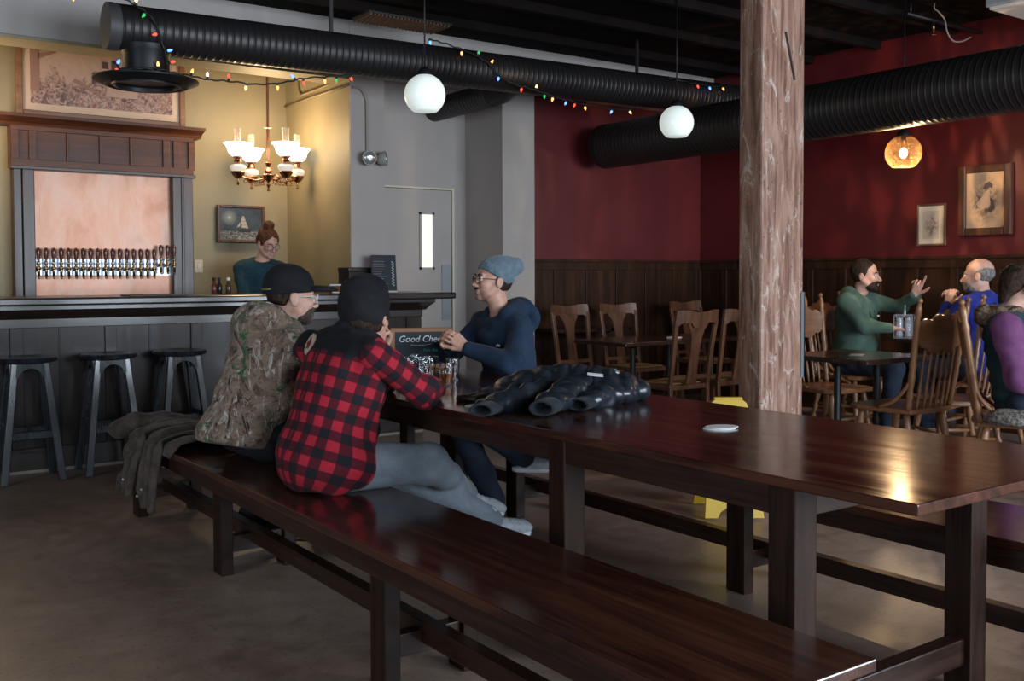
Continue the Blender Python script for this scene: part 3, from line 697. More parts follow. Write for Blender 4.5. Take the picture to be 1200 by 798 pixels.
# ------------------------------------------------------------------ string lights
BULB = {c: plain('fairy_bulb_' + c, v, 0.3, emit=e, ecol=v) for c, v, e in (('orange', (1.0, 0.42, 0.12), 2.2), ('red', (1.0, 0.08, 0.05), 1.7), ('blue', (0.10, 0.25, 1.0), 3.0), ('green', (0.05, 0.5, 0.15), 0.8), ('white', (0.75, 0.8, 1.0), 2.0), ('amber', (1.0, 0.62, 0.25), 2.2))}
M_wire = plain('green_black_wire', (0.010, 0.014, 0.010), 0.5)
def string(label, path, bulbs):
    p0 = np.array(path[0]); t = thing('string_lights', label, 'string lights', tuple(p0))
    P = spline([np.array(p) - p0 for p in path], 6); k = np.arange(len(P))
    P2 = P + 0.004 * np.stack([np.sin(k * 2.1), np.cos(k * 1.3), np.sin(k * 1.7 + 1)], 1)
    MB().tube(P2, 0.0055, 6).build('wire', M_wire, t, True)
    for i, (x, y, z, c) in enumerate(bulbs):
        q = np.array((x, y, z)) - p0; j = np.argmin(np.linalg.norm(P - q, axis=1)); d = q - P[j]; L = np.linalg.norm(d)
        d = d / L if L > 0.012 else np.array((0, -0.3, -0.95)); a = P[j]; _, s, u = basis(d)
        ax = np.stack([s, u, d], 1)
        o = MB().lathe([(0.006, 0.016), (0.0095, 0.022), (0.009, 0.034), (0.002, 0.048)], a, 8, ax).build('bulb', BULB[c], t, True)
        MB().lathe([(0.007, 0.0), (0.0085, 0.004), (0.0085, 0.018)], a, 8, ax).build('socket', M_wire, o, True)
    return t
string('coloured string lights wound around the duct end and round diffuser', [(1.328, 6.36, 2.93), (1.446, 6.34, 2.95), (1.593, 6.335, 2.945), (1.682, 6.34, 2.912), (1.752, 6.335, 2.877), (1.808, 6.335, 2.812), (1.833, 6.335, 2.742), (1.878, 6.36, 2.622), (1.893, 6.37, 2.571), (1.871, 6.35, 2.540), (1.788, 6.335, 2.538), (1.686, 6.335, 2.526), (1.60, 6.36, 2.52), (1.57, 6.40, 2.56)],
    [(1.341, 6.36, 2.88, 'orange'), (1.446, 6.33, 2.896, 'blue'), (1.692, 6.33, 2.94, 'amber'), (1.716, 6.33, 2.83, 'green'), (1.781, 6.33, 2.741, 'red'), (1.90, 6.33, 2.663, 'blue'), (1.60, 6.33, 2.592, 'blue'), (1.815, 6.33, 2.58, 'orange'), (1.666, 6.33, 2.50, 'red'), (1.557, 6.34, 2.49, 'red'), (1.93, 6.33, 2.60, 'red')])
string('coloured string lights in a low swag under the duct left of the bar chandelier', [(1.90, 6.40, 2.56), (1.913, 6.4, 2.543), (2.02, 6.4, 2.534), (2.145, 6.4, 2.521), (2.285, 6.4, 2.526), (2.47, 6.4, 2.524), (2.648, 6.4, 2.554), (2.802, 6.4, 2.6), (2.991, 6.4, 2.633), (3.154, 6.4, 2.665), (3.25, 6.42, 2.70)],
    [(2.053, 6.4, 2.576, 'orange'), (2.146, 6.4, 2.559, 'white'), (2.286, 6.4, 2.564, 'red'), (2.399, 6.4, 2.488, 'amber'), (2.62, 6.4, 2.51, 'orange'), (2.734, 6.4, 2.600, 'blue'), (2.814, 6.4, 2.549, 'red'), (2.965, 6.4, 2.589, 'orange'), (3.049, 6.4, 2.615, 'green'), (3.173, 6.4, 2.62, 'red')])
string('coloured string lights draped across the duct between the two white globes', [(3.772, 6.352, 2.985), (3.882, 6.35, 2.975), (4.038, 6.33, 2.941), (4.182, 6.335, 2.908), (4.298, 6.335, 2.858), (4.377, 6.335, 2.79), (4.497, 6.335, 2.745), (4.644, 6.33, 2.721), (4.811, 6.33, 2.700), (5.0, 6.33, 2.67), (5.266, 6.33, 2.645), (5.524, 6.33, 2.640), (5.733, 6.34, 2.66), (5.85, 6.38, 2.72)],
    [(3.772, 6.33, 2.938, 'blue'), (4.037, 6.33, 2.90, 'orange'), (4.19, 6.33, 2.94, 'green'), (4.322, 6.33, 2.90, 'orange'), (4.369, 6.33, 2.76, 'blue'), (4.586, 6.33, 2.70, 'red'), (4.735, 6.33, 2.75, 'amber'), (4.811, 6.33, 2.665, 'green'), (4.888, 6.33, 2.645, 'orange'), (5.026, 6.33, 2.64, 'blue'), (5.114, 6.33, 2.63, 'red'), (5.23, 6.33, 2.61, 'orange'), (5.505, 6.33, 2.608, 'blue'), (5.72, 6.33, 2.63, 'amber')])
string('short run of coloured string lights on the duct beside the timber post', [(6.2, 6.38, 2.99), (6.335, 6.345, 2.965), (6.526, 6.345, 2.958), (6.677, 6.345, 2.959), (6.877, 6.345, 2.973), (7.0, 6.36, 2.99)],
    [(6.526, 6.33, 2.93, 'red'), (6.677, 6.33, 2.93, 'blue'), (6.85, 6.33, 2.945, 'orange')])

# ------------------------------------------------------------------ pictures
M_gold = wood('gilt_brown_frame', (0.16, 0.075, 0.035), (0.30, 0.15, 0.07), 'X', (0.3, 0.45), 6); M_frame = wood('dark_red_frame', (0.05, 0.016, 0.010), (0.13, 0.045, 0.022), 'Z', (0.25, 0.4), 6)
M_mat = plain('aged_mat_board', (0.62, 0.47, 0.36), 0.8); M_matw = plain('ivory_mat_board', (0.66, 0.58, 0.46), 0.8)
def picture(name, label, c, w, h, t, fw, face, m_frame, m_mat, matw, m_art):
    """face 'y': hangs on a wall facing -Y; 'x': on a wall facing -X. local: x right along the wall, z up, -y out"""
    o = thing(name, label, 'picture', c, 0 if face == 'y' else PI / 2)
    f = MB()
    for a, b in (((-w / 2, -t, -h / 2), (-w / 2 + fw, 0, h / 2)), ((w / 2 - fw, -t, -h / 2), (w / 2, 0, h / 2)), ((-w / 2 + fw, -t, -h / 2), (w / 2 - fw, 0, -h / 2 + fw)), ((-w / 2 + fw, -t, h / 2 - fw), (w / 2 - fw, 0, h / 2))): f.b2(a, b)
    f.build('frame', m_frame, o, False, min(fw * 0.3, 0.008))
    W, H = w / 2 - fw, h / 2 - fw
    MB().b2((-W, -t * 0.55, -H), (W, -0.001, H)).build('mat_board', m_mat, o)
    if m_art: MB().b2((-W + matw, -t * 0.55 - 0.003, -H + matw), (W - matw, -t * 0.5, H - matw)).build('print', m_art, o)
    return o
def mk_scene_art():
    m, nt, b = new_mat('engraving_print'); v = coords(nt, 'Object'); f = noise(nt, v, 22, 10, 0.8, 1.5); g = noise(nt, coords(nt, 'Object', (1, 1, 0.6)), 7, 6, 0.7, 1.0)
    sep = nd(nt, 'ShaderNodeSeparateXYZ'); nt.links.new(coords(nt, 'Object'), sep.inputs[0])
    low = maprange(nt, sep.outputs[2], -0.25, 0.15, 1.0, 0.0)
    k = mth(nt, 'ADD', mth(nt, 'MULTIPLY', f, 0.75), mth(nt, 'MULTIPLY', g, 0.25))
    c = ramp(nt, k, [(0.40, (0.045, 0.025, 0.025)), (0.48, (0.20, 0.115, 0.10)), (0.53, (0.42, 0.27, 0.22)), (0.62, (0.50, 0.34, 0.27))])
    sky = ramp(nt, g, [(0.3, (0.44, 0.29, 0.23)), (0.7, (0.53, 0.38, 0.30))])
    hz = mth(nt, 'ADD', low, maprange(nt, g, 0.3, 0.7, -0.45, 0.35)); hz = maprange(nt, hz, 0.30, 0.42, 0, 1)
    c = mixc(nt, hz, sky, c); r2 = noise(nt, v, 17, 3, 0.6); c = mixc(nt, mth(nt, 'MULTIPLY', maprange(nt, r2, 0.60, 0.66, 0, 0.55), hz), c, (0.30, 0.05, 0.045))
    nt.links.new(c, b.inputs['Base Color']); b.inputs['Roughness'].default_value = 0.5; return m
bp = picture('framed_engraving', 'wide framed old street scene print above the tap cabinet', (2.015, 8.56, 2.835), 1.30, 0.66, 0.05, 0.05, 'y', M_gold, M_mat, 0.055, mk_scene_art())
M_ink = plain('sepia_ink', (0.10, 0.05, 0.045), 0.6); M_ink2 = plain('sepia_wash', (0.30, 0.17, 0.13), 0.6); M_ink3 = plain('pale_wash', (0.46, 0.32, 0.26), 0.6)
def card(parent, name, m, polys, y, t=0.002):
    f = MB()
    for P in polys: f.prism(P[::-1], (0, y, 0), (1, 0, 0), (0, 0, 1), (0, -1, 0), t)
    return f.build(name, m, parent)
def rect(x0, z0, x1, z1): return [(x0, z0), (x1, z0), (x1, z1), (x0, z1)]
card(bp, 'printed_houses', M_ink3, [rect(-0.02, -0.03, 0.23, 0.18), rect(0.02, -0.12, 0.26, 0.0)], -0.031)
card(bp, 'printed_timbers', M_ink2, [rect(-0.545, -0.13, -0.48, 0.24), [(-0.49, 0.12), (-0.36, 0.18), (-0.34, 0.205), (-0.49, 0.16)], rect(-0.08, 0.045, 0.24, 0.07), rect(0.06, 0.0, 0.12, 0.046), [(-0.22, 0.0), (-0.03, -0.10), (-0.03, -0.125), (-0.24, -0.03)]], -0.033)
for r_ in (rect(-0.01, 0.10, 0.035, 0.155), rect(0.06, 0.08, 0.12, 0.17), rect(0.15, 0.10, 0.19, 0.155), rect(-0.09, -0.03, -0.07, 0.06)): card(bp, 'printed_window', M_ink, [r_], -0.034)
def mk_sea():
    m, nt, b = new_mat('night_sea_paint'); v = coords(nt, 'Object'); f = noise(nt, v, 14, 6, 0.7, 0.8); sep = nd(nt, 'ShaderNodeSeparateXYZ'); nt.links.new(v, sep.inputs[0])
    sky = ramp(nt, f, [(0.35, (0.012, 0.015, 0.022)), (0.65, (0.04, 0.05, 0.06))])
    w = noise(nt, coords(nt, 'Object', (1, 1, 2.2)), 30, 6, 0.75, 1.5); sea = ramp(nt, w, [(0.42, (0.012, 0.014, 0.016)), (0.50, (0.10, 0.11, 0.10)), (0.56, (0.40, 0.38, 0.33))])
    c = mixc(nt, maprange(nt, sep.outputs[2], -0.075, -0.055, 1, 0), sky, sea)
    d = nd(nt, 'ShaderNodeVectorMath', operation='DISTANCE'); nt.links.new(v, d.inputs[0]); d.inputs[1].default_value = (-0.105, -0.02, 0.055)
    c = mixc(nt, maprange(nt, d.outputs['Value'], 0.01, 0.075, 0.75, 0), c, (0.30, 0.32, 0.22))
    nt.links.new(c, b.inputs['Base Color']); b.inputs['Roughness'].default_value = 0.4; return m
shp = picture('ship_painting', 'small dark framed painting of a sailing ship at night', (3.151, 8.575, 1.716), 0.43, 0.33, 0.035, 0.026, 'y', M_frame, mk_sea(), 0, None)
M_sail = plain('painted_sails', (0.46, 0.40, 0.32), 0.6); M_hull = plain('painted_hull', (0.02, 0.015, 0.012), 0.5)
sails = [[(0.0, -.03), (0.065, -.035), (0.058, -.008), (0.008, .0)], [(-0.002, .003), (0.054, -.004), (0.046, .022), (0.004, .028)], [(0.0, .031), (0.042, .026), (0.036, .048), (0.006, .052)], [(0.006, .055), (0.034, .052), (0.028, .068), (0.012, .07)], [(-.04, -.03), (-0.01, -.02), (-0.008, .02)]]
card(shp, 'painted_sails', M_sail, sails, -0.0185); card(shp, 'painted_hull', M_hull, [[(-0.03, -.05), (0.0, -.072), (0.08, -.07), (0.10, -.035), (0.05, -.045)], rect(0.026, -.05, 0.030, .09)], -0.018)
card(shp, 'painted_moon', plain('painted_moon', (0.5, 0.5, 0.38), 0.6), [[(-0.105 + .012 * math.cos(k * PI / 6), .055 + .012 * math.sin(k * PI / 6)) for k in range(12)]], -0.0185)
def mk_portrait(paper, dark, seed):
    m, nt, b = new_mat('portrait_print'); v = coords(nt, 'Object', (1, 1, 1)); f = noise(nt, v, 9 + seed, 8, 0.7, 1.5)
    d = nd(nt, 'ShaderNodeVectorMath', operation='LENGTH'); nt.links.new(coords(nt, 'Object', (1.25, 1, 0.85)), d.inputs[0])
    k = maprange(nt, d.outputs['Value'], 0.05 if seed else 0.09, 0.10 if seed else 0.19, 1, 0)
    c = mixc(nt, mth(nt, 'MULTIPLY', k, maprange(nt, f, 0.42, 0.58, 0.0, 0.9)), paper, dark); nt.links.new(c, b.inputs['Base Color']); b.inputs['Roughness'].default_value = 0.35; return m
M_pframe = wood('bronze_frame', (0.10, 0.055, 0.03), (0.2, 0.11, 0.06), 'Z', (0.35, 0.5), 6)
picture('framed_print', 'small ivory matted print in a thin brown frame on the red wall', (7.765, 4.825, 1.672), 0.262, 0.352, 0.022, 0.018, 'x', M_pframe, M_matw, 0.04, mk_portrait((0.52, 0.44, 0.36), (0.10, 0.07, 0.06), 2)).rotation_euler = (0, 0, -PI / 2)
p2 = picture('framed_portrait', 'large wide framed sepia figure print on the red wall', (7.765, 4.35, 1.85), 0.44, 0.565, 0.05, 0.062, 'x', M_frame, M_mat, 0.004, mk_portrait((0.50, 0.35, 0.23), (0.06, 0.045, 0.035), 0)); p2.rotation_euler = (0, 0, -PI / 2)
card(p2, 'printed_figure', plain('pale_sepia_figure', (0.55, 0.37, 0.26), 0.5), [[(-0.07, -0.02), (-0.03, 0.02), (0.015, 0.075), (0.04, 0.085), (0.035, 0.03), (0.05, -0.01), (0.03, -0.06), (-0.02, -0.07), (-0.06, -0.05)], [(-.065, .105), (-.04, .095), (-.03, .11), (-.04, .13), (-.06, .13)]], -0.031)
card(p2, 'printed_hair', plain('dark_sepia', (0.09, 0.06, 0.045), 0.5), [[(-.015, .09), (.0, .13), (.035, .145), (.065, .12), (.06, .09), (.04, .10), (.01, .085)], [(.04, .02), (.07, .0), (.085, -.07), (.05, -.10), (.02, -.09), (.05, -.04)]], -0.0312)

# ------------------------------------------------------------------ wall fittings
el_ = thing('emergency_light', 'twin head emergency light on the gray wall end', 'emergency light', (3.755, 7.305, 2.205))
M_grayp = plain('gray_fitting', (0.33, 0.31, 0.29), 0.45); M_lens = plain('lamp_lens', (0.5, 0.5, 0.48), 0.15, 0.6)
MB().lathe([(0.05, 0.0), (0.055, 0.012), (0.03, 0.03)], (0, 0, 0), 20, np.stack([(1, 0, 0), (0, 0, 1), (0, -1, 0)], 1)).build('mount', M_grayp, el_, 'auto')
def head(dx, d):
    d_, s_, u_ = basis(d); ax = np.stack([s_, u_, d_], 1)
    h = MB().lathe([(0.012, -0.05), (0.035, -0.045), (0.055, -0.005), (0.06, 0.025), (0.058, 0.03)], (dx, -0.075, 0), 22, ax).build('lamp_head', M_grayp, el_, 'auto')
    MB().lathe([(0.054, 0.026), (0.05, 0.034), (0.02, 0.04), (0.001, 0.041)], (dx, -0.075, 0), 22, ax).build('lens', M_lens, h, True)
head(-0.03, (-0.25, -1, -0.15)); head(0.095, (0.8, -0.55, 0.1))
M_cond = plain('painted_conduit', (0.33, 0.30, 0.25), 0.5)
tag(MB().tube(spline([(3.62, 7.295, 2.765), (3.66, 7.295, 2.77), (3.70, 7.295, 2.75), (3.735, 7.295, 2.69), (3.742, 7.295, 2.60), (3.742, 7.295, 2.22)], 6), 0.010, 8).build('conduit_pipe', M_cond, None, True), 'thin gray conduit dropping down the gray wall end to the emergency light', 'conduit')
M_condo = plain('olive_conduit', (0.27, 0.21, 0.11), 0.5)
tag(MB().tube([(3.588, 8.59, 2.79), (3.588, 7.32, 2.785)], 0.012, 8).build('conduit_pipe', M_condo, None, True), 'straight olive conduit along the side wall of the bar niche', 'conduit')
tag(MB().tube(spline([(3.588, 8.31, 3.25), (3.588, 8.31, 3.05), (3.588, 8.30, 2.92), (3.588, 8.24, 2.85), (3.588, 8.12, 2.84), (3.588, 7.36, 2.845)], 6), 0.010, 8).build('conduit_pipe', M_condo, None, True), 'bent olive conduit above the straight one in the bar niche', 'conduit')
sw = thing('light_switch', 'small white light switch plate on the olive wall', 'light switch', (2.785, 8.6, 1.345))
MB().b2((-0.035, -0.008, -0.055), (0.035, 0, 0.055)).build('plate', M_matw, sw, False, 0.003); MB().b2((-0.012, -0.014, -0.02), (0.012, -0.006, 0.02)).build('rocker', M_white, sw, False, 0.002)
tag(MB().tube(spline([(7.0, 4.35, 3.299), (7.0, 4.35, 3.26), (7.06, 4.35, 3.24), (7.12, 4.34, 3.19), (7.14, 4.33, 3.10), (7.2, 4.32, 3.04), (7.32, 4.32, 3.05), (7.45, 4.32, 3.10)], 6), 0.006, 8).build('loose_cable', plain('pale_cable', (0.25, 0.20, 0.17), 0.5), None, True), 'loose pale cable curling from the black ceiling by the red wall', 'cable')
# ------------------------------------------------------------------ dining tables and chairs by the red walls
M_oak = wood('golden_oak', (0.15, 0.062, 0.026), (0.33, 0.155, 0.070), 'Z', (0.28, 0.42), 6, coat=0.15)
M_oakx = wood('golden_oak_seat', (0.13, 0.052, 0.022), (0.29, 0.13, 0.058), 'X', (0.25, 0.4), 6, coat=0.15)
M_bro = wood('brown_chair_wood', (0.075, 0.030, 0.016), (0.19, 0.082, 0.042), 'Z', (0.3, 0.45), 6, coat=0.1)
M_cane = speck('woven_cane', (0.28, 0.17, 0.06), (0.38, 0.25, 0.10), 60, (0.6, 0.8), 0.2)
M_dtop = wood('dark_table_top', (0.016, 0.009, 0.007), (0.055, 0.028, 0.018), 'X', (0.16, 0.28), 5, coat=0.35)
def dining_table(label, x0, x1, y0, y1, z, legs, group=None):
    cx, cy = (x0 + x1) / 2, (y0 + y1) / 2
    t = thing('dining_table', label, 'table', (cx, cy, 0), 0, group)
    MB().b2((x0 - cx, y0 - cy, z - 0.032), (x1 - cx, y1 - cy, z)).build('tabletop', M_dtop, t, False, 0.006)
    for x, y in legs:
        pr = [(0.022, 0), (0.022, 0.30), (0.027, 0.32), (0.022, 0.34), (0.022, z - 0.06), (0.05, z - 0.045), (0.05, z - 0.032)]
        o = MB().lathe(pr, (x - cx, y - cy, 0), 16).build('leg', M_black, t, 'auto')
        MB().b2((x - cx - .21, y - cy - .03, 0), (x - cx + .21, y - cy + .03, 0.035)).build('foot', M_black, o, False, 0.008)
    return t
dining_table('dark dining table between the timber post and the carved oak chair', 5.08, 5.76, 3.56, 4.22, 0.75, ((5.22, 3.87), (5.62, 3.87)))
dining_table('dark dining table by the wall between the man in green and the man in blue', 6.90, 7.55, 4.22, 4.70, 0.765, ((7.1, 4.46),))
dining_table('dark dining table among the four splat-back chairs', 5.0, 6.42, 5.58, 6.2, 0.75, ((5.25, 5.78), (5.85, 6.0), (6.25, 5.9)))
dining_table('shadowed dark table against the wainscot left of the splat-back chairs', 5.55, 6.35, 7.0, 7.42, 0.77, ((5.75, 7.2), (6.2, 7.2)))

def leaning(pts, lean, y0, z0):
    return [(x, y0 - (z - z0) * lean + dy, z) for x, dy, z in pts]
def splat_chair(loc, rz, label, seat_m=M_cane):
    """faces +y, back at y = -0.2"""
    t = thing('splat_back_chair', label, 'chair', loc, rz, 'splat-back chairs round the middle table')
    MB().b2((-0.205, -0.20, 0.405), (0.205, 0.21, 0.445)).build('seat_frame', M_bro, t, False, 0.008)
    MB().b2((-0.165, -0.155, 0.44), (0.165, 0.17, 0.452)).build('seat', seat_m, t, False, 0.005)
    lean = 0.16; Yb = -0.195
    def back_y(z): return Yb - max(0, z - 0.45) * lean
    for s in (-1, 1):
        P = [(s * 0.19, -0.235, 0.0), (s * 0.19, -0.20, 0.25), (s * 0.19, Yb, 0.45), (s * 0.193, back_y(0.7), 0.7), (s * 0.205, back_y(0.93), 0.93)]
        f = MB()
        for a, b in zip(P[:-1], P[1:]): f.bar(a, np.array(b) + (np.array(b) - np.array(a)) * 0.01, 0.034, 0.028, (0, 1, 0))
        f.build('back_post', M_bro, t, False, 0.004)
        MB().bar((s * 0.185, 0.185, 0.0), (s * 0.185, 0.185, 0.41), 0.036, 0.036, (0, 1, 0)).build('front_leg', M_bro, t, False, 0.004)
        MB().bar((s * 0.188, -0.21, 0.18), (s * 0.186, 0.185, 0.18), 0.018, 0.028).build('stretcher', M_bro, t)
    MB().bar((-0.185, 0.0, 0.18), (0.185, 0.0, 0.18), 0.018, 0.026).build('stretcher', M_bro, t)
    n = 16; U = []; Lw = []
    for i in range(n + 1):
        x = -0.215 + 0.43 * i / n; a = abs(x) / 0.215
        U.append((x, 0.995 - 0.012 * math.cos(a * PI) - 0.01 * (a ** 4)))
        Lw.append((x, 0.905 - 0.035 * max(0, (a - 0.75) / 0.25) + (-0.035 if a < 0.3 else 0) - 0.0))
    o3 = np.array((0, back_y(0.95) - 0.012, 0.0)); y9 = lean
    V = []
    for P, dy in ((U, 0), (Lw, 0)):
        for x, z in P:
            cur = 0.035 * (1 - (x / 0.215) ** 2); V.append((x, back_y(z) - cur + 0.012, z)); V.append((x, back_y(z) - cur - 0.012, z))
    m = (n + 1) * 2; Fc = []
    for i in range(n):
        a = 2 * i; b = 2 * i + 2; c = m + a; d = m + b
        Fc += [(a, b, d, c), (a + 1, c + 1, d + 1, b + 1), (a, a + 1, b + 1, b), (c, d, d + 1, c + 1)]
    Fc += [(0, m, m + 1, 1), (2 * n, 2 * n + 1, m + 2 * n + 1, m + 2 * n)]
    MB().add(V, Fc).build('top_rail', M_bro, t, 'auto')
    ks = [(0.45, .052), (0.55, .048), (0.65, .045), (0.74, .046), (0.80, .054), (0.85, .072), (0.885, .098), (0.915, .115)]
    V = []
    for z, w in ks:
        for x in (-w, w):
            V += [(x, back_y(z) - 0.022 - 0.005, z), (x, back_y(z) - 0.022 + 0.006, z)]
    Fc = []
    for i in range(len(ks) - 1):
        a = 4 * i; b = a + 4
        Fc += [(a, a + 2, b + 2, b), (a + 1, b + 1, b + 3, a + 3), (a, b, b + 1, a + 1), (a + 2, a + 3, b + 3, b + 2)]
    Fc += [(0, 1, 3, 2), (b, b + 2, b + 3, b + 1)]
    MB().add(V, Fc).build('splat', M_bro, t, 'auto')
    MB().bar((-0.19, back_y(0.50), 0.50), (0.19, back_y(0.50), 0.50), 0.02, 0.03).build('lower_rail', M_bro, t)
    return t
s1 = splat_chair((5.36, 5.48, 0), 0, 'splat-back chair with cane seat, front left of the middle table')
copy_thing(s1, (5.86, 5.49, 0), 0.03, 'splat-back chair half hidden by the left side of the timber post')
copy_thing(s1, (5.56, 6.66, 0), PI + 0.05, 'splat-back chair at the far left of the middle table')
copy_thing(s1, (6.12, 6.68, 0), PI - 0.04, 'splat-back chair second from left behind the middle table')
s5 = copy_thing(s1, (7.18, 6.85, 0), PI, 'dark splat-back chair farthest back in the corner by the wainscot'); del s5['group']
tst = thing('round_stool', 'low round stool by the wainscot left of the dining chairs', 'stool', (5.12, 7.02, 0))
MB().lathe([(0.001, 0.43), (0.15, 0.43), (0.165, 0.445), (0.165, 0.465), (0.15, 0.475), (0.001, 0.475)], (0, 0, 0), 24).build('seat', M_bro, tst, 'auto')
for k in range(4):
    a = PI / 4 + k * PI / 2; MB().bar((math.cos(a) * .15, math.sin(a) * .15, 0), (math.cos(a) * .11, math.sin(a) * .11, .435), .03, .03).build('leg', M_bro, tst)

def turned(a, b, rs, n=None):
    a = np.array(a, float); b = np.array(b, float); k = len(rs); pts = [a + (b - a) * i / (k - 1) for i in range(k)]
    return pts, rs
POST_R = [.017, .019, .016, .022, .016, .019, .021, .021, .018, .022, .016, .021, .017, .019, .019, .018, .016, .021, .015, .020, .018, .010]
LEG_R = [.014, .017, .020, .021, .016, .023, .016, .021, .023, .024, .020, .016]
SP_R = [.006, .007, .010, .012, .011, .008, .011, .008, .007, .0065, .006]
def oak_chair(loc, rz, label, group='carved oak chairs on the right'):
    """faces +y, back at y = -0.2; 1.09 m tall"""
    t = thing('pressed_back_chair', label, 'chair', loc, rz, group)
    P = [(-0.20, -0.205), (-0.225, 0.0), (-0.235, 0.15), (-0.20, 0.225), (0, 0.245), (0.20, 0.225), (0.235, 0.15), (0.225, 0.0), (0.20, -0.205), (0, -0.225)]
    MB().prism([(x, y) for x, y in P], (0, 0, 0.43), (1, 0, 0), (0, 1, 0), (0, 0, 1), 0.032).build('seat', M_oakx, t, False, 0.009)
    lean = 0.15; by = lambda z: -0.185 - (z - 0.46) * lean
    for s in (-1, 1):
        a = (s * 0.195, by(0.455), 0.455); b = (s * 0.232, by(1.09), 1.09); pts, rs = turned(a, b, POST_R)
        o = MB().tube(pts, rs, 12).build('back_post', M_oak, t, True)
        MB().sphere(np.array(b) + (0, -0.003, 0.012), 0.017, 12).build('finial', M_oak, o, True)
        for y0, y1 in ((-0.15, -0.225), (0.16, 0.21)):
            pts, rs = turned((s * 0.20, y1, 0), (s * 0.165, y0, 0.435), LEG_R); MB().tube(pts, rs, 12).build('leg', M_oak, t, True)
        for z in (0.14, 0.22):
            q = z / 0.435; x_ = s * (0.20 - 0.035 * q); MB().tube([(x_, -0.225 + .075 * q, z), (x_, 0, z), (x_, 0.21 - .05 * q, z)], [.009, .014, .009], 8).build('stretcher', M_oak, t, True)
        MB().tube(spline([(s * 0.203, by(0.66), 0.66), (s * 0.222, -0.18, 0.58), (s * 0.23, -0.10, 0.50), (s * 0.226, 0.0, 0.462)], 6), 0.011, 8).build('brace', M_oak, t, True)
    for y, zs in ((0.20, (0.16, 0.25)), (-0.2, (0.18,))):
        for z in zs: MB().tube([(-0.185, y, z), (0, y, z), (0.185, y, z)], [.009, .015, .009], 8).build('stretcher', M_oak, t, True)
    n = 28; top = []; bot = []
    for i in range(n + 1):
        x = -0.212 + 0.424 * i / n; a = abs(x) / 0.212
        top.append((x, 0.99 + 0.055 * (1 - a) ** 1.2 * 0.9 + 0.010 * math.cos(a * PI * 5) - 0.012 * a))
        bot.append((x, 0.815 - 0.028 * math.exp(-((a - 0.35) / 0.22) ** 2) + 0.045 * a ** 5 + 0.006 * math.cos(a * PI * 6)))
    V = []
    for Pq in (top, bot):
        for x, z in Pq:
            cur = 0.03 * (1 - (x / 0.212) ** 2); V.append((x, by(z) - cur + 0.009, z)); V.append((x, by(z) - cur - 0.009, z))
    m = (n + 1) * 2; Fc = []
    for i in range(n):
        a = 2 * i; b = a + 2; c = m + a; d = m + b
        Fc += [(a, b, d, c), (a + 1, c + 1, d + 1, b + 1), (a, a + 1, b + 1, b), (c, d, d + 1, c + 1)]
    Fc += [(0, m, m + 1, 1), (2 * n, 2 * n + 1, m + 2 * n + 1, m + 2 * n)]
    MB().add(V, Fc).build('crest', M_oakx, t, 'auto')
    for k in range(6):
        x = -0.14 + 0.056 * k; cur = 0.03 * (1 - (x / 0.212) ** 2); pts, rs = turned((x * 0.95, by(0.46) - cur * 0.7, 0.455), (x, by(0.80) - cur, 0.81), SP_R)
        MB().tube(pts, rs, 8).build('spindle', M_oak, t, True)
    return t
oc = oak_chair((5.475, 3.59, 0), -0.05, 'carved-back oak chair in full view at the near side of the dining table')
copy_thing(oc, (5.975, 4.50, 0), PI - 0.05, 'carved-back oak chair mostly hidden behind the timber post')
copy_thing(oc, (6.05, 3.58, 0), 0.95, 'carved-back oak chair between the chair in full view and the woman in purple')
copy_thing(oc, (5.43, 2.86, 0), -2.60, 'carved-back oak chair the woman in the purple sleeves sits on')
copy_thing(oc, (7.12, 4.02, 0), 0.1, 'carved-back oak chair under the man in the blue shirt')
copy_thing(oc, (6.88, 4.98, 0), PI, 'carved-back oak chair under the man in the green hoodie')
# bundled tweed coat on the woman's seat
cs = SDF()
for c, r in (((5.13, 2.72, .495), (.13, .10, .045)), ((5.22, 2.62, .50), (.12, .09, .05)), ((5.07, 2.80, .49), (.06, .07, .04))): cs.el(c, r, None, 0.05)
o = cs.build('folded_coat', 0.012, speck('beige_tweed', (0.07, 0.058, 0.05), (0.26, 0.23, 0.20), 60, (0.8, 0.95), 0.5, lo=0.42, hi=0.58), None, folds(0.01, 22, None, 4)); o.location.x = 0.07; tag(o, 'folded beige tweed coat on the seat beside the woman in purple', 'coat')

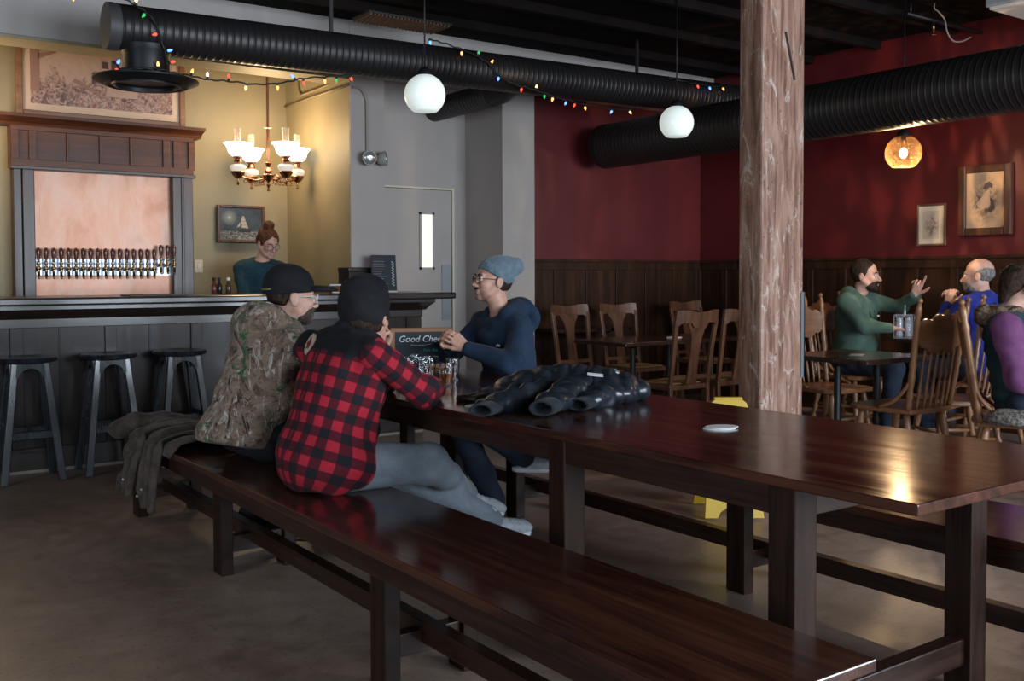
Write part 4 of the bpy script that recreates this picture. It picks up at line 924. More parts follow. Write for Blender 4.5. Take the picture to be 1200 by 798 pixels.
# ------------------------------------------------------------------ things on the dining tables
def card_at(name, label, cat, c, w, d, t, rz, m): 
    o = MB().b2((-w / 2, -d / 2, 0), (w / 2, d / 2, t)).build(name, m, None, False, 0.001); o.location = c; o.rotation_euler = (0, 0, rz); return tag(o, label, cat)
M_paper = plain('paper', (0.62, 0.62, 0.62), 0.8)
card_at('paper_slip', 'white paper slip on the dining table left of the carved oak chair', 'paper', (5.40, 3.86, .7505), .13, .08, .002, .5, M_paper)
card_at('paper_slip', 'white paper slip on the table among the splat-back chairs', 'paper', (5.72, 5.80, .7505), .11, .08, .008, .3, M_paper)
M_glass = plain('clear_glass', (0.97, 0.98, 1.0), 0.03, trans=1.0, ior=1.35)
M_water = plain('water_in_jar', (0.75, 0.8, 0.85), 0.1, trans=0.6)
def tumbler(name, label, loc, r, h, m=None, fill=None, level=0.4, group=None, foot=False):
    t = thing(name, label, 'glass', loc, 0, group)
    w = 0.0022
    out = [(r * .70, 0.0), (r * .72, .004), (r * .74, h * .25), (r * .80, h * .45), (r * .97, h * .8), (r, h)] if not foot else [(r * .72, 0), (r * .74, .004), (r * .70, h * .12), (r * .92, h * .5), (r * .98, h * .75), (r * .9, h)]
    inn = [(q - w, max(z, .007)) for q, z in out[1:]][::-1]
    MB().lathe(out + inn + [(0.001, .007)], (0, 0, 0), 20).build('glass_body', m or M_glass, t, 'auto')
    if fill is not None:
        pr = [(0.001, .0075)] + [(q - w - .0006, z) for q, z in out[1:] if z < h * level and z > .006] + [(np.interp(h * level, [z for q, z in out], [q for q, z in out]) - w - .0006, h * level), (0.001, h * level)]
        MB().lathe(pr, (0, 0, 0), 20).build('drink', fill, t, 'auto')
    return t
# chalkboard and tasting glasses on the long table
M_ale = plain('amber_ale', (0.55, 0.16, 0.03), 0.1, trans=0.6); M_dark = plain('dark_ale', (0.05, 0.015, 0.008), 0.1)
M_cbf = wood('orange_pine_frame', (0.20, 0.085, 0.035), (0.34, 0.15, 0.06), 'X', (0.4, 0.55), 8); M_slate = speck('chalkboard_slate', (0.018, 0.026, 0.034), (0.035, 0.046, 0.056), 7, (0.7, 0.9))
M_chalk = plain('white_chalk', (0.7, 0.72, 0.72), 0.9); M_teal = plain('teal_chalk', (0.05, 0.42, 0.42), 0.9)
cbd = thing('chalkboard_sign', 'small wood framed chalkboard reading Good Cheer on the long table', 'sign', (2.71, 4.665, 0.76), -0.46)
TL = Matrix.Rotation(-0.16, 4, 'X')
cf = MB(); W, Hh = 0.165, 0.215
for a, b in (((-W, -.008, 0), (-W + .022, .008, Hh)), ((W - .022, -.008, 0), (W, .008, Hh)), ((-W + .022, -.008, Hh - .022), (W - .022, .008, Hh)), ((-W + .022, -.008, .0), (W - .022, .008, .022))): cf.b2(a, b)
fr = cf.build('front_frame', M_cbf, cbd, False, .002); fr.rotation_euler = (-0.16, 0, 0); fr.location = (0, -0.04, 0.0015)
sl = MB().b2((-W + .02, -.003, .02), (W - .02, .003, Hh - .02)).build('slate', M_slate, cbd); sl.rotation_euler = (-0.16, 0, 0); sl.location = (0, -0.04, 0.0015)
bk = MB().b2((-W, -.008, 0), (W, .008, Hh)).build('back_panel', M_cbf, cbd); bk.rotation_euler = (0.16, 0, 0); bk.location = (0, 0.04, 0.0015)
def chalk(name, txt, sz, m, x, z):
    o = text_obj(name, txt, sz, m, sl, Matrix.Translation((x, -.0035, z)) @ Matrix.Rotation(PI / 2, 4, 'X') @ Matrix.Shear('XY', 4, (0.15, 0)) if False else Matrix.Translation((x, -.0035, z)) @ Matrix.Rotation(PI / 2, 4, 'X')); return o
chalk('chalk_title', 'Good Cheer', 0.048, M_chalk, 0.0, 0.155); chalk('chalk_line', 'Pale Ale', 0.024, M_teal, 0.045, 0.095)
f = MB().tube(spline([(-.06, -.0045, .125), (-.01, -.0045, .121), (.05, -.0045, .128)], 5), .0012, 5).tube(spline([(.0, -.0045, .06), (.06, -.0045, .063), (.09, -.0045, .058)], 5), .001, 5); f.build('chalk_strokes', M_chalk, sl)
gpos = [(2.52, 4.40), (2.47, 4.33), (2.40, 4.32), (2.44, 4.24), (2.37, 4.22), (2.50, 4.25), (2.41, 4.15), (2.33, 4.12), (2.46, 4.16), (2.36, 4.05)]
g0 = None
for i, (x, y) in enumerate(gpos):
    lb = 'small clear tasting glass standing in the cluster before the chalkboard'
    if g0 is None: g0 = tumbler('tasting_glass', lb, (x, y, .7602), .033, .098, None, None, .4, 'empty tasting glasses in front of the chalkboard', True)
    else: copy_thing(g0, (x, y, .7602), 0, lb)
tumbler('tasting_glass', 'tasting glass holding amber ale, right of the empty glasses', (2.335, 3.80, .7602), .034, .105, None, M_ale, .55, None, True)
tumbler('tasting_glass', 'tasting glass with a last dark sip just behind the amber ale', (2.48, 3.98, .7602), .034, .105, None, M_dark, .30, None, True)
# napkins near the middle of the table
nk = thing('paper_napkins', 'folded white paper coasters lying alone on the long table', 'napkin', (2.385, 2.215, .7602), -0.35)
MB().lathe([(0.001, 0), (.05, 0), (.051, .0015), (.05, .003), (0.001, .003)], (0, 0, 0), 20, None, 1.1, .8).build('lower_coaster', M_paper, nk, 'auto'); MB().lathe([(0.001, .0032), (.05, .0032), (.051, .0045), (.05, .006), (0.001, .006)], (.012, .008, 0), 20, None, 1.1, .8).build('upper_coaster', M_paper, nk, 'auto')
# folded leather case, sunglasses and card next to the jacket
M_leather = plain('dark_brown_leather', (0.03, 0.018, 0.014), 0.4)
cs_ = thing('leather_pouch', 'flat dark leather pouch with strap beside the black jacket', 'pouch', (2.17, 3.33, .7602), 0.6)
MB().b2((-.075, -.045, 0), (.075, .045, .022)).build('body', M_leather, cs_, False, .008); MB().b2((-.078, -.012, .0215), (.0, .012, .026)).build('strap', M_leather, cs_, False, .002)
MB().tube(spline([(.07, .0, .012), (.12, .02, .03), (.155, .035, .028), (.16, .05, .010)], 5), .004, 8).build('loop', M_leather, cs_, True)
sg = thing('sunglasses', 'folded dark sunglasses with pale temples on the long table', 'sunglasses', (2.36, 3.36, .7602), 0.75)
M_lensd = plain('dark_lens', (0.01, 0.012, 0.015), 0.08); M_temple = plain('pale_temple', (0.45, 0.42, 0.40), 0.35)
for s in (-1, 1):
    MB().lathe([(.001, -.002), (.026, -.002), (.028, 0), (.026, .002), (.001, .002)], (s * .034, 0, .026), 20, np.stack([(1, 0, 0), (0, 0, 1), (0, -1, 0)], 1), 1.0, .8).build('lens', M_lensd, sg, 'auto')
    MB().tube(spline([(s * .062, 0, .036), (s * .05, .06, .034), (s * .035, .11, .022), (s * .03, .135, .006)], 5), .003, 8).build('temple', M_temple, sg, True)
MB().tube([(-.012, 0, .033), (0, 0, .037), (.012, 0, .033)], .003, 8).build('bridge', M_lensd, sg, True)
card_at('paper_card', 'white card lying at the cuff of the black jacket', 'card', (2.10, 3.16, .7605), .13, .075, .003, .45, M_paper)
# glass jar caddy on the wall table
cd = thing('glass_caddy', 'clear glass jar caddy on the table before the man in green', 'caddy', (6.93, 4.53, .766), 0.5)
M_jar = plain('pressed_glass', (0.80, 0.80, 0.88), 0.08, trans=0.75, ior=1.4)
f = MB()
for z in (.0, .17):
    f.b2((-.11, -.07, z), (.11, -.062, z + .01)).b2((-.11, .062, z), (.11, .07, z + .01)).b2((-.11, -.07, z), (-.102, .07, z + .01)).b2((.102, -.07, z), (.11, .07, z + .01))
for x in (-.106, .106):
    for y in (-.066, .066): f.b2((x - .004, y - .004, 0), (x + .004, y + .004, .18))
f.build('rack', M_steel, cd)
for k in range(6):
    o = MB().lathe([(.026, .01), (.028, .02), (.028, .12), (.022, .14), (.022, .155), (.020, .155), (.020, .14), (.026, .12), (.026, .02)], (-.07 + .07 * (k % 3), -.032 + .064 * (k // 3), 0), 14).build('jar', M_jar, cd, 'auto')
MB().tube(spline([(0, 0, .155), (0.01, 0, .22), (.03, 0, .25), (.05, 0, .23)], 5), .009, 8).build('spoon', M_steel, cd, True)
# wet floor sign
ws = thing('wet_floor_sign', 'yellow folding floor sign standing behind the table at the timber post', 'floor sign', (3.96, 3.62, 0), -0.62)
M_yel = speck('yellow_plastic', (0.50, 0.30, 0.015), (0.56, 0.35, 0.02), 5, (0.4, 0.5))
def panel(s):
    P = [(-.152, 0), (-.085, 0), (-.07, .030), (-.04, .05), (.04, .05), (.07, .030), (.085, 0), (.152, 0), (.105, .55), (.095, .60), (.07, .62), (-.07, .62), (-.095, .60), (-.105, .55)]
    t = 0.30
    return MB().prism(P, (0, s * .165, .006), (1, 0, 0), (0, -s * math.sin(t) * .86, math.cos(t)), (0, s * math.cos(t), math.sin(t)), .014)
o = panel(-1).build('front_panel', M_yel, ws, False, .003); panel(1).build('rear_panel', M_yel, ws, False, .003)
MB().b2((-.075, -.018, .585), (.075, .018, .612)).build('hinge', M_yel, ws, False, .006)

# ------------------------------------------------------------------ things on the bar
mb = thing('menu_board', 'black menu card standing at the right end of the bar', 'menu', (3.80, 7.12, 1.1255), -0.12)
f = MB().b2((-.105, -.004, 0), (.105, .004, .30)).build('panel', M_slate, mb); f.rotation_euler = (-.10, 0, 0)
MB().b2((-.10, -.02, -.0), (.10, .05, .012)).build('base', M_matw, mb)
rg = random.Random(3)
for k in range(13):
    w = rg.uniform(.05, .085); m = M_teal if k == 8 else plain('menu_ink_%d' % k, (0.18, 0.16, 0.17) if k % 4 else (0.16, 0.06, 0.06), 0.9)
    o = MB().b2((-.09, -.0055, .265 - .02 * k), (-.09 + 1.4 * w, -.0042, .271 - .02 * k)).build('menu_line', m, mb); o.rotation_euler = (-.10, 0, 0)
P = [(.075 + .011 * math.sin(k * 1.9), -.006, .05 + .2 * k / 30) for k in range(31)]
o = MB().tube(spline(P, 3), .0022, 5).build('chalk_script', M_chalk, mb); o.rotation_euler = (-.10, 0, 0)
bx_ = thing('wooden_box', 'dark wooden box on the bar left of the menu', 'box', (3.66, 7.33, 1.1255), 0.05)
MB().b2((-.12, -.09, 0), (.12, .09, .17)).build('body', M_bar, bx_, False, .004); MB().b2((-.125, -.095, .17), (.125, .095, .20)).build('lid', M_barx, bx_, False, .004)
ph = thing('paper_holder', 'open pale wooden holder with white papers on the bar', 'paper holder', (3.36, 7.05, 1.1255), -0.2)
MB().b2((-.06, -.04, 0), (.06, .05, .012)).build('base', M_oakx, ph, False, .002); o = MB().b2((-.06, .0, .01), (.06, .008, .075)).build('back_rest', M_oakx, ph); o.rotation_euler = (.5, 0, 0)
o = MB().b2((-.075, -.06, .045), (.075, .05, .055)).build('papers', M_paper, ph); o.rotation_euler = (-.25, 0, 0)
tag(MB().b2((1.76, 6.85, 1.1253), (2.14, 7.1, 1.135)).build('bar_mat', M_blackp, None, False, .003), 'black rubber mat on the bar below the taps', 'bar mat')
def bottle(label, loc, m, cap):
    t = thing('small_bottle', label, 'bottle', loc, 0)
    MB().lathe([(.018, 0), (.021, .004), (.021, .06), (.010, .085), (.009, .105), (.012, .107), (.012, .118), (.001, .119)], (0, 0, 0), 14).build('body', m, t, 'auto')
    MB().lathe([(.0125, .100), (.0135, .102), (.0135, .122), (.001, .123)], (0, 0, 0), 12).build('cap', cap, t, 'auto')
bottle('small red-brown bottle, leftmost of the little group behind the bar top', (2.535, 7.47, 1.1253), plain('red_bottle', (0.12, 0.03, 0.02), 0.2), M_black)
bottle('small dark bottle, second from left behind the bar top', (2.585, 7.50, 1.1253), plain('dark_bottle', (0.02, 0.018, 0.018), 0.2), M_black)
bottle('small bottle with a pale cap beside the bartender', (2.645, 7.47, 1.1253), plain('brown_bottle', (0.08, 0.04, 0.025), 0.2), M_white)
cu = None
M_cup = plain('frosted_glass', (0.66, 0.66, 0.68), 0.3)
for k in range(14):
    loc = (1.50 + .062 * k, 8.18, 1.0205)
    if cu is None:
        cu = thing('upturned_glass', 'frosted glass in the row on the counter below the taps', 'glass', loc, 0, 'row of glasses below the taps')
        MB().lathe([(.028, 0), (.026, .05), (.022, .085), (.016, .093), (.001, .094)], (0, 0, 0), 14).build('bowl', M_cup, cu, 'auto')
    else: copy_thing(cu, loc, 0)

# ------------------------------------------------------------------ black puffer jacket on the long table
M_puff = cloth('black_nylon', (0.010, 0.014, 0.020), (0.020, 0.026, 0.034), 90, 0.32, 0.0, 0.12, 14); M_puff.node_tree.nodes['Principled BSDF'].inputs['Specular IOR Level'].default_value = 0.6
M_cuff = cloth('black_rib_knit', (0.010, 0.014, 0.019), (0.018, 0.023, 0.029), 120, 0.8)
jk = thing('puffer_jacket', 'black quilted puffer jacket heaped on the long table', 'jacket', (2.375, 3.005, .76), 0)
jo = (2.45, 2.95, .76)
j = SDF()
for c, r, a in (((2.66, 2.98, .815), (.15, .13, .062), .3), ((2.58, 3.06, .825), (.16, .13, .066), -.2), ((2.50, 3.10, .82), (.17, .12, .06), -.4), ((2.42, 3.12, .808), (.15, .13, .05), -.4), ((2.73, 2.90, .80), (.085, .09, .047), .2), ((2.62, 2.88, .80), (.11, .10, .045), .6)):
    j.el(c, r, rotm('Z', a), .035)
j.cut((2.5, 2.95, .7615), (0, 0, -1))
def quilt(P):
    q = P[:, 0] * .75 - P[:, 1] * .65; return -.009 * np.abs(np.sin(q * 44 + .6 * np.sin(P[:, 1] * 18))) + folds(.006, 34, None, 3)(P) * .7
o = j.build('body', .008, M_puff, jk, quilt, jo)
def sleeve(pts, rs, seed):
    s = SDF(); P_ = np.array(pts, float); d = unit2(P_[-1] - P_[0]); sd = np.array((-d[1], d[0], 0))
    for q in (-1, 0, 1): s.chain([tuple(p + sd * q * .026) for p in P_], list(np.array(rs) * (.78 if q == 0 else .66)), .02)
    s.cut((2.5, 2.95, .7615), (0, 0, -1))
    fr = folds(.010, 34, None, seed); s.build('sleeve', .0075, M_puff, jk, lambda P: fr(P) - .006 * np.abs(np.sin((P @ d) * 42)), jo)
def unit2(v): return v / np.linalg.norm(v)
sleeve([(2.62, 2.98, .825), (2.44, 2.90, .82), (2.32, 2.82, .80), (2.235, 2.755, .792)], [.058, .054, .046, .038], 5)
sleeve([(2.45, 3.05, .815), (2.28, 2.98, .80), (2.13, 2.92, .79), (2.05, 2.87, .786)], [.05, .046, .040, .034], 6)
def cuff(a, b, r, hgt=.62):
    d, s, u = basis(np.array(b) - np.array(a)); ax = np.stack([s, u, d], 1); L = np.linalg.norm(np.array(b) - np.array(a))
    MB().lathe([(r * .80, 0), (r * .98, .01), (r * .96, L * .5), (r * .90, L), (r * .74, L * 1.01), (r * .60, L * .7), (r * .2, L * .3)], np.array(a) - np.array(jo), 22, ax, 1.25, hgt).build('cuff', M_cuff, jk, 'auto')
cuff((2.25, 2.766, .794), (2.15, 2.695, .792), .042, .72); cuff((2.065, 2.878, .787), (1.975, 2.81, .787), .040, .62)
sleeve([(2.66, 2.84, .80), (2.52, 2.82, .80), (2.41, 2.775, .785)], [.048, .044, .034], 8); cuff((2.42, 2.78, .787), (2.34, 2.735, .786), .040, .6)
o = MB().b2((-.03, -.011, 0), (.03, .011, .003)).build('care_label', M_paper, jk); o.location = (.085, -.085, .112); o.rotation_euler = (.35, .1, -.65)
tag(o, 'white care label')
o = MB().b2((-.035, -.02, 0), (.035, .02, .004)).build('lining_patch', plain('silver_lining', (.35, .38, .42), .3, .4), jk, False, .002); o.location = (.27, -.03, .098); o.rotation_euler = (.3, .5, -.4)
# ------------------------------------------------------------------ dark denim jacket on the near bench end
M_den = cloth('washed_black_denim', (0.036, 0.026, 0.022), (0.100, 0.076, 0.065), 160, 0.9, 0.1, 0.4, 16)
dj = thing('denim_jacket', 'frayed washed black denim jacket draped over the bench end', 'jacket', (1.45, 4.9, .46), 0); do = (1.45, 4.9, .46)
def sheet(name, pts_fn, nu, nv, th, m, seed, amp=.012, fr=22):
    V = []; r = folds(amp, fr, None, seed)
    for i in range(nu):
        for k in range(nv): V.append(pts_fn(i / (nu - 1), k / (nv - 1)))
    V = np.array(V); d = r(V); G = V.reshape(nu, nv, 3); du = np.gradient(G, axis=0); dv = np.gradient(G, axis=1); N = np.cross(du, dv).reshape(-1, 3); N /= np.linalg.norm(N, axis=1)[:, None] + 1e-9
    V = V + N * d[:, None]; n = len(V); W = V + N * th
    F1 = [(i * nv + k, (i + 1) * nv + k, (i + 1) * nv + k + 1, i * nv + k + 1) for i in range(nu - 1) for k in range(nv - 1)]
    Fc = [f[::-1] for f in F1] + [tuple(a + n for a in f) for f in F1]
    bd = [i * nv for i in range(nu)] + [(nu - 1) * nv + k for k in range(1, nv)] + [i * nv + nv - 1 for i in range(nu - 2, -1, -1)] + [k for k in range(nv - 2, 0, -1)]
    for a, b in zip(bd, bd[1:] + bd[:1]): Fc.append((a, b, b + n, a + n))
    return mesh_obj(name, np.concatenate([V, W]), Fc, m, dj, True, 0, do)
def drape(x0, x1, ya, yb, drop, zt=.475, kick=.10):
    def fn(u, v):
        x = x0 + (x1 - x0) * v; s = u * 1.0
        if s < .45: y = ya + (yb - ya) * s / .45; return (x, y, zt + .018 * math.sin(v * 9 + s * 5))
        q = (s - .45) / .55; return (x - kick * q, yb - .0 + .03 * math.sin(q * 3) + .02 * math.sin(v * 14), zt - drop * q ** 1.15)
    return fn
def side_drape(ya, yb, xi, xe, drop, out, zt=.475):
    def fn(u, v):
        y = ya + (yb - ya) * v
        if u < .4: return (xi + (xe - xi) * u / .4, y, zt + .02 * math.sin(v * 8) + .03 * math.sin(PI * u / .4))
        q = (u - .4) / .6; return (xe - out * math.sin(q * 1.4) - .015 * math.sin(v * 16), y + .03 * q, zt - drop * q)
    return fn
sheet('back_panel', side_drape(5.10, 4.50, 1.74, 1.345, .04, .01, .480), 22, 26, .008, M_den, 2, .014, 20)
sheet('front_panel', side_drape(4.86, 4.62, 1.62, 1.325, .30, .035), 34, 20, .008, M_den, 3, .016, 24)
sheet('front_panel', side_drape(5.12, 4.90, 1.66, 1.325, .27, .06), 34, 20, .008, M_den, 5, .018, 24)
sl_ = SDF(); sl_.chain([(1.62, 5.02, .515), (1.48, 5.16, .53), (1.37, 5.24, .52), (1.285, 5.28, .485)], [.042, .046, .046, .050], .03); o = sl_.build('sleeve', .010, M_den, dj, folds(.016, 26, None, 9), do)
for x, y, z in ((1.268, 4.78, .26), (1.268, 4.86, .215), (1.245, 5.02, .27)): MB().sphere((x - do[0], y - do[1], z - do[2]), .008, 10).build('button', M_steel, dj, True)
# ------------------------------------------------------------------ people
A3 = lambda v: np.asarray(v, float)
def unit(v): v = A3(v); return v / np.linalg.norm(v)
def skin_mat(name, c):
    m, nt, b = new_mat(name); v = coords(nt, 'Object'); f = noise(nt, v, 26, 5, 0.6)
    nt.links.new(ramp(nt, f, [(0.35, tuple(x * k for x, k in zip(c, (.90, .82, .78)))), (0.65, tuple(min(1, x * 1.08) for x in c))]), b.inputs['Base Color'])
    b.inputs['Roughness'].default_value = 0.5; b.inputs['Specular IOR Level'].default_value = 0.35
    b.inputs['Subsurface Weight'].default_value = 0.12; b.inputs['Subsurface Radius'].default_value = (0.01, 0.004, 0.002); b.inputs['Subsurface Scale'].default_value = 0.6; return m
M_skin = skin_mat('skin', (0.50, 0.285, 0.215)); M_skin2 = skin_mat('skin_pale', (0.55, 0.33, 0.26))
M_eye = plain('eye_white', (0.65, 0.62, 0.58), 0.2); M_iris = plain('eye_iris', (0.03, 0.02, 0.015), 0.15)
def hair_mat(name, c1, c2): return speck(name, c1, c2, 90, (0.6, 0.8), 0.6, 5, stretch=(1, 1, 0.35), spec=0.15)
M_hbrown = hair_mat('dark_brown_hair', (0.012, 0.007, 0.005), (0.05, 0.028, 0.018)); M_hred = hair_mat('auburn_hair', (0.045, 0.018, 0.010), (0.16, 0.065, 0.032)); M_hgray = hair_mat('gray_hair', (0.09, 0.08, 0.075), (0.26, 0.24, 0.22))
M_lips = plain('lips', (0.30, 0.11, 0.09), 0.45)
class Head:
    def __init__(s, c, f, u=(0, 0, 1), k=1.0):
        s.c = A3(c); s.F = unit(f); u = A3(u); s.U = unit(u - s.F * (u @ s.F)); s.L = np.cross(s.U, s.F); s.R = np.stack([s.F, s.L, s.U], 1); s.k = k
    def p(s, f, l, u): return s.c + s.k * (f * s.F + l * s.L + u * s.U)
    def el(s, S, c, r, k=.02, op='u', tilt=None):
        R = s.R if tilt is None else s.R @ rotm(tilt[0], tilt[1]); return S.el(s.p(*c), A3(r) * s.k, R, k * s.k, op)
    def rc(s, S, a, b, r1, r2=None, k=.015, op='u'): return S.rc(s.p(*a), s.p(*b), r1 * s.k, (r2 or r1) * s.k, k * s.k, op)
    def cut(s, S, o, n, k=.006): return S.cut(s.p(*o), s.R @ A3(n), k)
    def sculpt(s, S):
        s.el(S, (-.018, 0, .040), (.098, .076, .086), .03); s.el(S, (.022, 0, -.035), (.068, .060, .082), .03)
        s.el(S, (.036, 0, -.082), (.048, .046, .036), .025); s.rc(S, (.078, -.008, -.102), (.078, .008, -.102), .016, .016, .02)
        for q in (-1, 1):
            s.el(S, (.062, q * .038, -.028), (.024, .020, .022), .02); s.rc(S, (.0, q * .058, -.045), (.05, q * .040, -.085), .018, .014, .025)
        s.rc(S, (.080, -.036, .022), (.080, .036, .022), .010, .010, .018)
        for q in (-1, 1): s.el(S, (.098, q * .032, .002), (.016, .018, .012), .012, 's')
        s.rc(S, (.086, 0, .008), (.108, 0, -.030), .008, .0125, .012); s.el(S, (.112, 0, -.034), (.012, .012, .010), .008)
        for q in (-1, 1): s.el(S, (.098, q * .013, -.039), (.012, .008, .008), .006)
        s.el(S, (.092, 0, -.063), (.010, .024, .0065), .006); s.el(S, (.091, 0, -.076), (.010, .020, .0070), .006); s.el(S, (.106, 0, -.0695), (.012, .023, .0022), .003, 's')
        for q in (-1, 1):
            s.el(S, (-.012, q * .082, -.012), (.021, .011, .034), .005, 'u', ('Y', -0.18)); s.el(S, (-.006, q * .095, -.010), (.011, .008, .019), .004, 's', ('Y', -0.18))
    def eyes(s, par, org, look=(0, 0)):
        for q in (-1, 1):
            c = s.p(.0815, q * .032, .002) - org
            o = MB().sphere(c, .0118 * s.k, 12).build('eye', M_eye, par, True)
            g = s.R @ unit((1, look[0], look[1])); d_, s_, u_ = basis(g); MB().lathe([(.0058 * s.k, .0098 * s.k), (.004 * s.k, .0118 * s.k), (.0005, .0122 * s.k)], c, 10, np.stack([s_, u_, d_], 1)).build('iris', M_iris, o, True)
    def glasses(s, par, org, m, r=.0225, t=.0022, name='glasses', square=False):
        f = MB()
        for q in (-1, 1):
            a = np.arange(20) * 2 * PI / 20
            P = np.array([s.p(.106 - .010 * abs(math.cos(x)) * (1 if q * math.cos(x) > 0 else 0), q * .034 + r * 1.12 * math.copysign(abs(math.cos(x)) ** (.7 if square else 1), math.cos(x)), -.004 + r * .92 * math.copysign(abs(math.sin(x)) ** (.7 if square else 1), math.sin(x))) for x in a]) - org
            f.tube(P, t * s.k, 6, False, True)
            f.tube(np.array([s.p(.097, q * .058, .002), s.p(.06, q * .077, .004), s.p(-.01, q * .083, .002), s.p(-.03, q * .080, -.015)]) - org, t * s.k * .9, 6)
        f.tube(np.array([s.p(.106, -.010, 0), s.p(.114, 0, .004), s.p(.106, .010, 0)]) - org, t * s.k, 6)
        return f.build(name, m, par, True)
    def hair(s, par, org, m, pieces, cuts, h=.005, name='hair', dsp=.004, seed=1):
        S = SDF()
        for c, r, k in pieces: s.el(S, c, r, k)
        for o, n in cuts: s.cut(S, o, n)
        return S.build(name, h, m, par, folds(dsp, 60, None, seed), org)
    def beard(s, par, org, m, thick=.005, name='beard'):
        S = s.shell(thick)
        s.el(S, (.100, 0, -.0535), (.010, .027, .006), .006)
        s.keep(S, (.060, 0, -.092), (.078, .080, .050), -.45, .010)
        s.el(S, (.108, 0, -.0705), (.020, .020, .0075), .003, 's')
        return S.build(name, .0042, m, par, folds(.0022, 170, None, 2), org)
    def keep(s, S, c, r, tilt, k):
        q = SDF(); s.el(q, c, r, .01, 'u', ('Y', tilt)); f = q.p[0][0]; S._a(lambda P: -f(P), [1e9] * 3, [-1e9] * 3, k, 's')
    def shell(s, t):
        b = SDF(); s.sculpt(b); S = SDF(); S._a(lambda P: b.ev(P) - t, s.c - .17, s.c + .17, .01, 'u'); return S
    def brows(s, par, org, m):
        for q in (-1, 1): MB().tube(np.array([s.p(.094, q * .014, .022), s.p(.094, q * .032, .028), s.p(.080, q * .050, .022)]) - org, [.0035, .0042, .002], 6).build('eyebrow', m, par, True)

def hand(S, w, d, n, side, curl=(.5, .5, .5, .55), spread=.05, thumb=(.6, .7, .25), tb=.35, k=1.0):
    """w wrist, d towards the fingers, n the way the palm faces, side +-1 puts the thumb on side * (d x n)"""
    w = A3(w); d = unit(d); n = A3(n); n = unit(n - d * (n @ d)); t = side * np.cross(d, n)
    offs = (.028, .0095, -.0095, -.027); ln = (.94, 1.04, .97, .78)
    for i, o in enumerate(offs): S.rc(w + d * .012 * k + t * o * .55 * k, w + d * (.088 - .010 * (i == 3) - .004 * (i == 0)) * k + t * o * k, .0155 * k, .0115 * k, .010)
    for i, o in enumerate(offs):
        p = w + d * (.088 - .010 * (i == 3) - .004 * (i == 0)) * k + t * o * k; ang = 0.0; sp = spread * (1.5 - i)
        for j, L in enumerate((.044, .027, .021)):
            ang += curl[i] * (1.0, 1.15, .7)[j] if not isinstance(curl[i], tuple) else curl[i][j]
            e = (d * math.cos(ang) + n * math.sin(ang)) + t * sp; e /= np.linalg.norm(e); q = p + e * L * ln[i] * k
            S.rc(p, q, (.0098, .0088, .0080)[j] * k, (.0088, .0080, .0066)[j] * k, .003); p = q
    p = w + d * .022 * k + t * .022 * k + n * .006 * k; e = unit(d * thumb[0] + t * thumb[1] + n * thumb[2])
    for j, (L, r1, r2) in enumerate(((.042, .0150, .0118), (.033, .0112, .0098), (.026, .0096, .0074))):
        q = p + e * L * k; S.rc(p, q, r1 * k, r2 * k, .006); p = q; e = unit(e * math.cos(tb) + unit(d * .8 + n * .5 - t * .35) * math.sin(tb))

def person_root(label, x, y, z=0.0): return thing('person', label, 'person', (x, y, z))
def body(par, org, J, hd, hands, m=M_skin, h=.0046):
    """one continuous figure: torso, neck, head, tapering limbs, hands with fingers"""
    S = SDF(); P, N = A3(J['P']), A3(J['N']); up = unit(N - P); L = unit(A3(J['SL']) - A3(J['SR'])); F = np.cross(L, up); R = np.stack([F, L, up], 1)
    Ln = np.linalg.norm(N - P)
    S.el(P, (.065, .10, .075), R, .05); S.el(P + up * Ln * .42, (.075, .105, .14), R, .06); S.el(P + up * Ln * .72, (.085, .125, .13), R, .06)
    S.rc(A3(J['SL']) - up * .01, N - up * .03, .040, .045, .05); S.rc(A3(J['SR']) - up * .01, N - up * .03, .040, .045, .05)
    for s in 'LR':
        S.chain([J['S' + s], J['E' + s], J['W' + s]], [.044, .034, .026], .03); S.rc(J['E' + s], J['W' + s], .036, .0255, .02)
        S.chain([J['H' + s], J['K' + s], J['A' + s]], [.070, .050, .034], .04); S.rc(J['A' + s], A3(J['A' + s]) * .5 + A3(J['T' + s]) * .5 - A3((0, 0, .03)), .026, .014, .02)
    hd.sculpt(S); S.rc(N - up * .03, hd.p(-.022, 0, -.070), .056, .052, .03)
    for args in hands: hand(S, *args[0], **args[1])
    return S.build('body', h, m, par, None, org)
def torso_sdf(J, w=1.0, dpt=1.0, hem=.10, belly=0.0, neck=.03):
    S = SDF(); P, N = A3(J['P']), A3(J['N']); up = unit(N - P); SL, SR = A3(J['SL']), A3(J['SR']); L = unit(SL - SR); L = unit(L - up * (L @ up)); F = np.cross(L, up); R = np.stack([F, L, up], 1); Ln = np.linalg.norm(N - P)
    S.el(P + up * .0, (.135 * dpt, .175 * w, .13 + hem * .3), R, .06); S.el(P + up * Ln * .30 + F * .015, (.130 * dpt + belly, .168 * w, .16), R, .08)
    S.el(P + up * Ln * .62, (.130 * dpt, .180 * w, .19), R, .08); S.el(P + up * Ln * .80, (.112 * dpt, .172 * w, .13), R, .06)
    S.rc(SL - L * .03, SR + L * .03, .066, .066, .05); S.rc(SL - L * .06, N, .060, .060, .05); S.rc(SR + L * .06, N, .060, .060, .05)
    S.cut(N + up * neck + F * .02, up * 1.0 + F * .35, .012)
    return S, (P, up, L, F, R, Ln)
def arm_sdf(S, J, s, r=(.070, .058, .046), k=.035, ext=0.0):
    E_, W_ = A3(J['E' + s]), A3(J['W' + s]); W_ = W_ + unit(E_ - W_) * (.012 - ext)
    S.chain([A3(J['S' + s]), E_, W_], list(r), k); return S
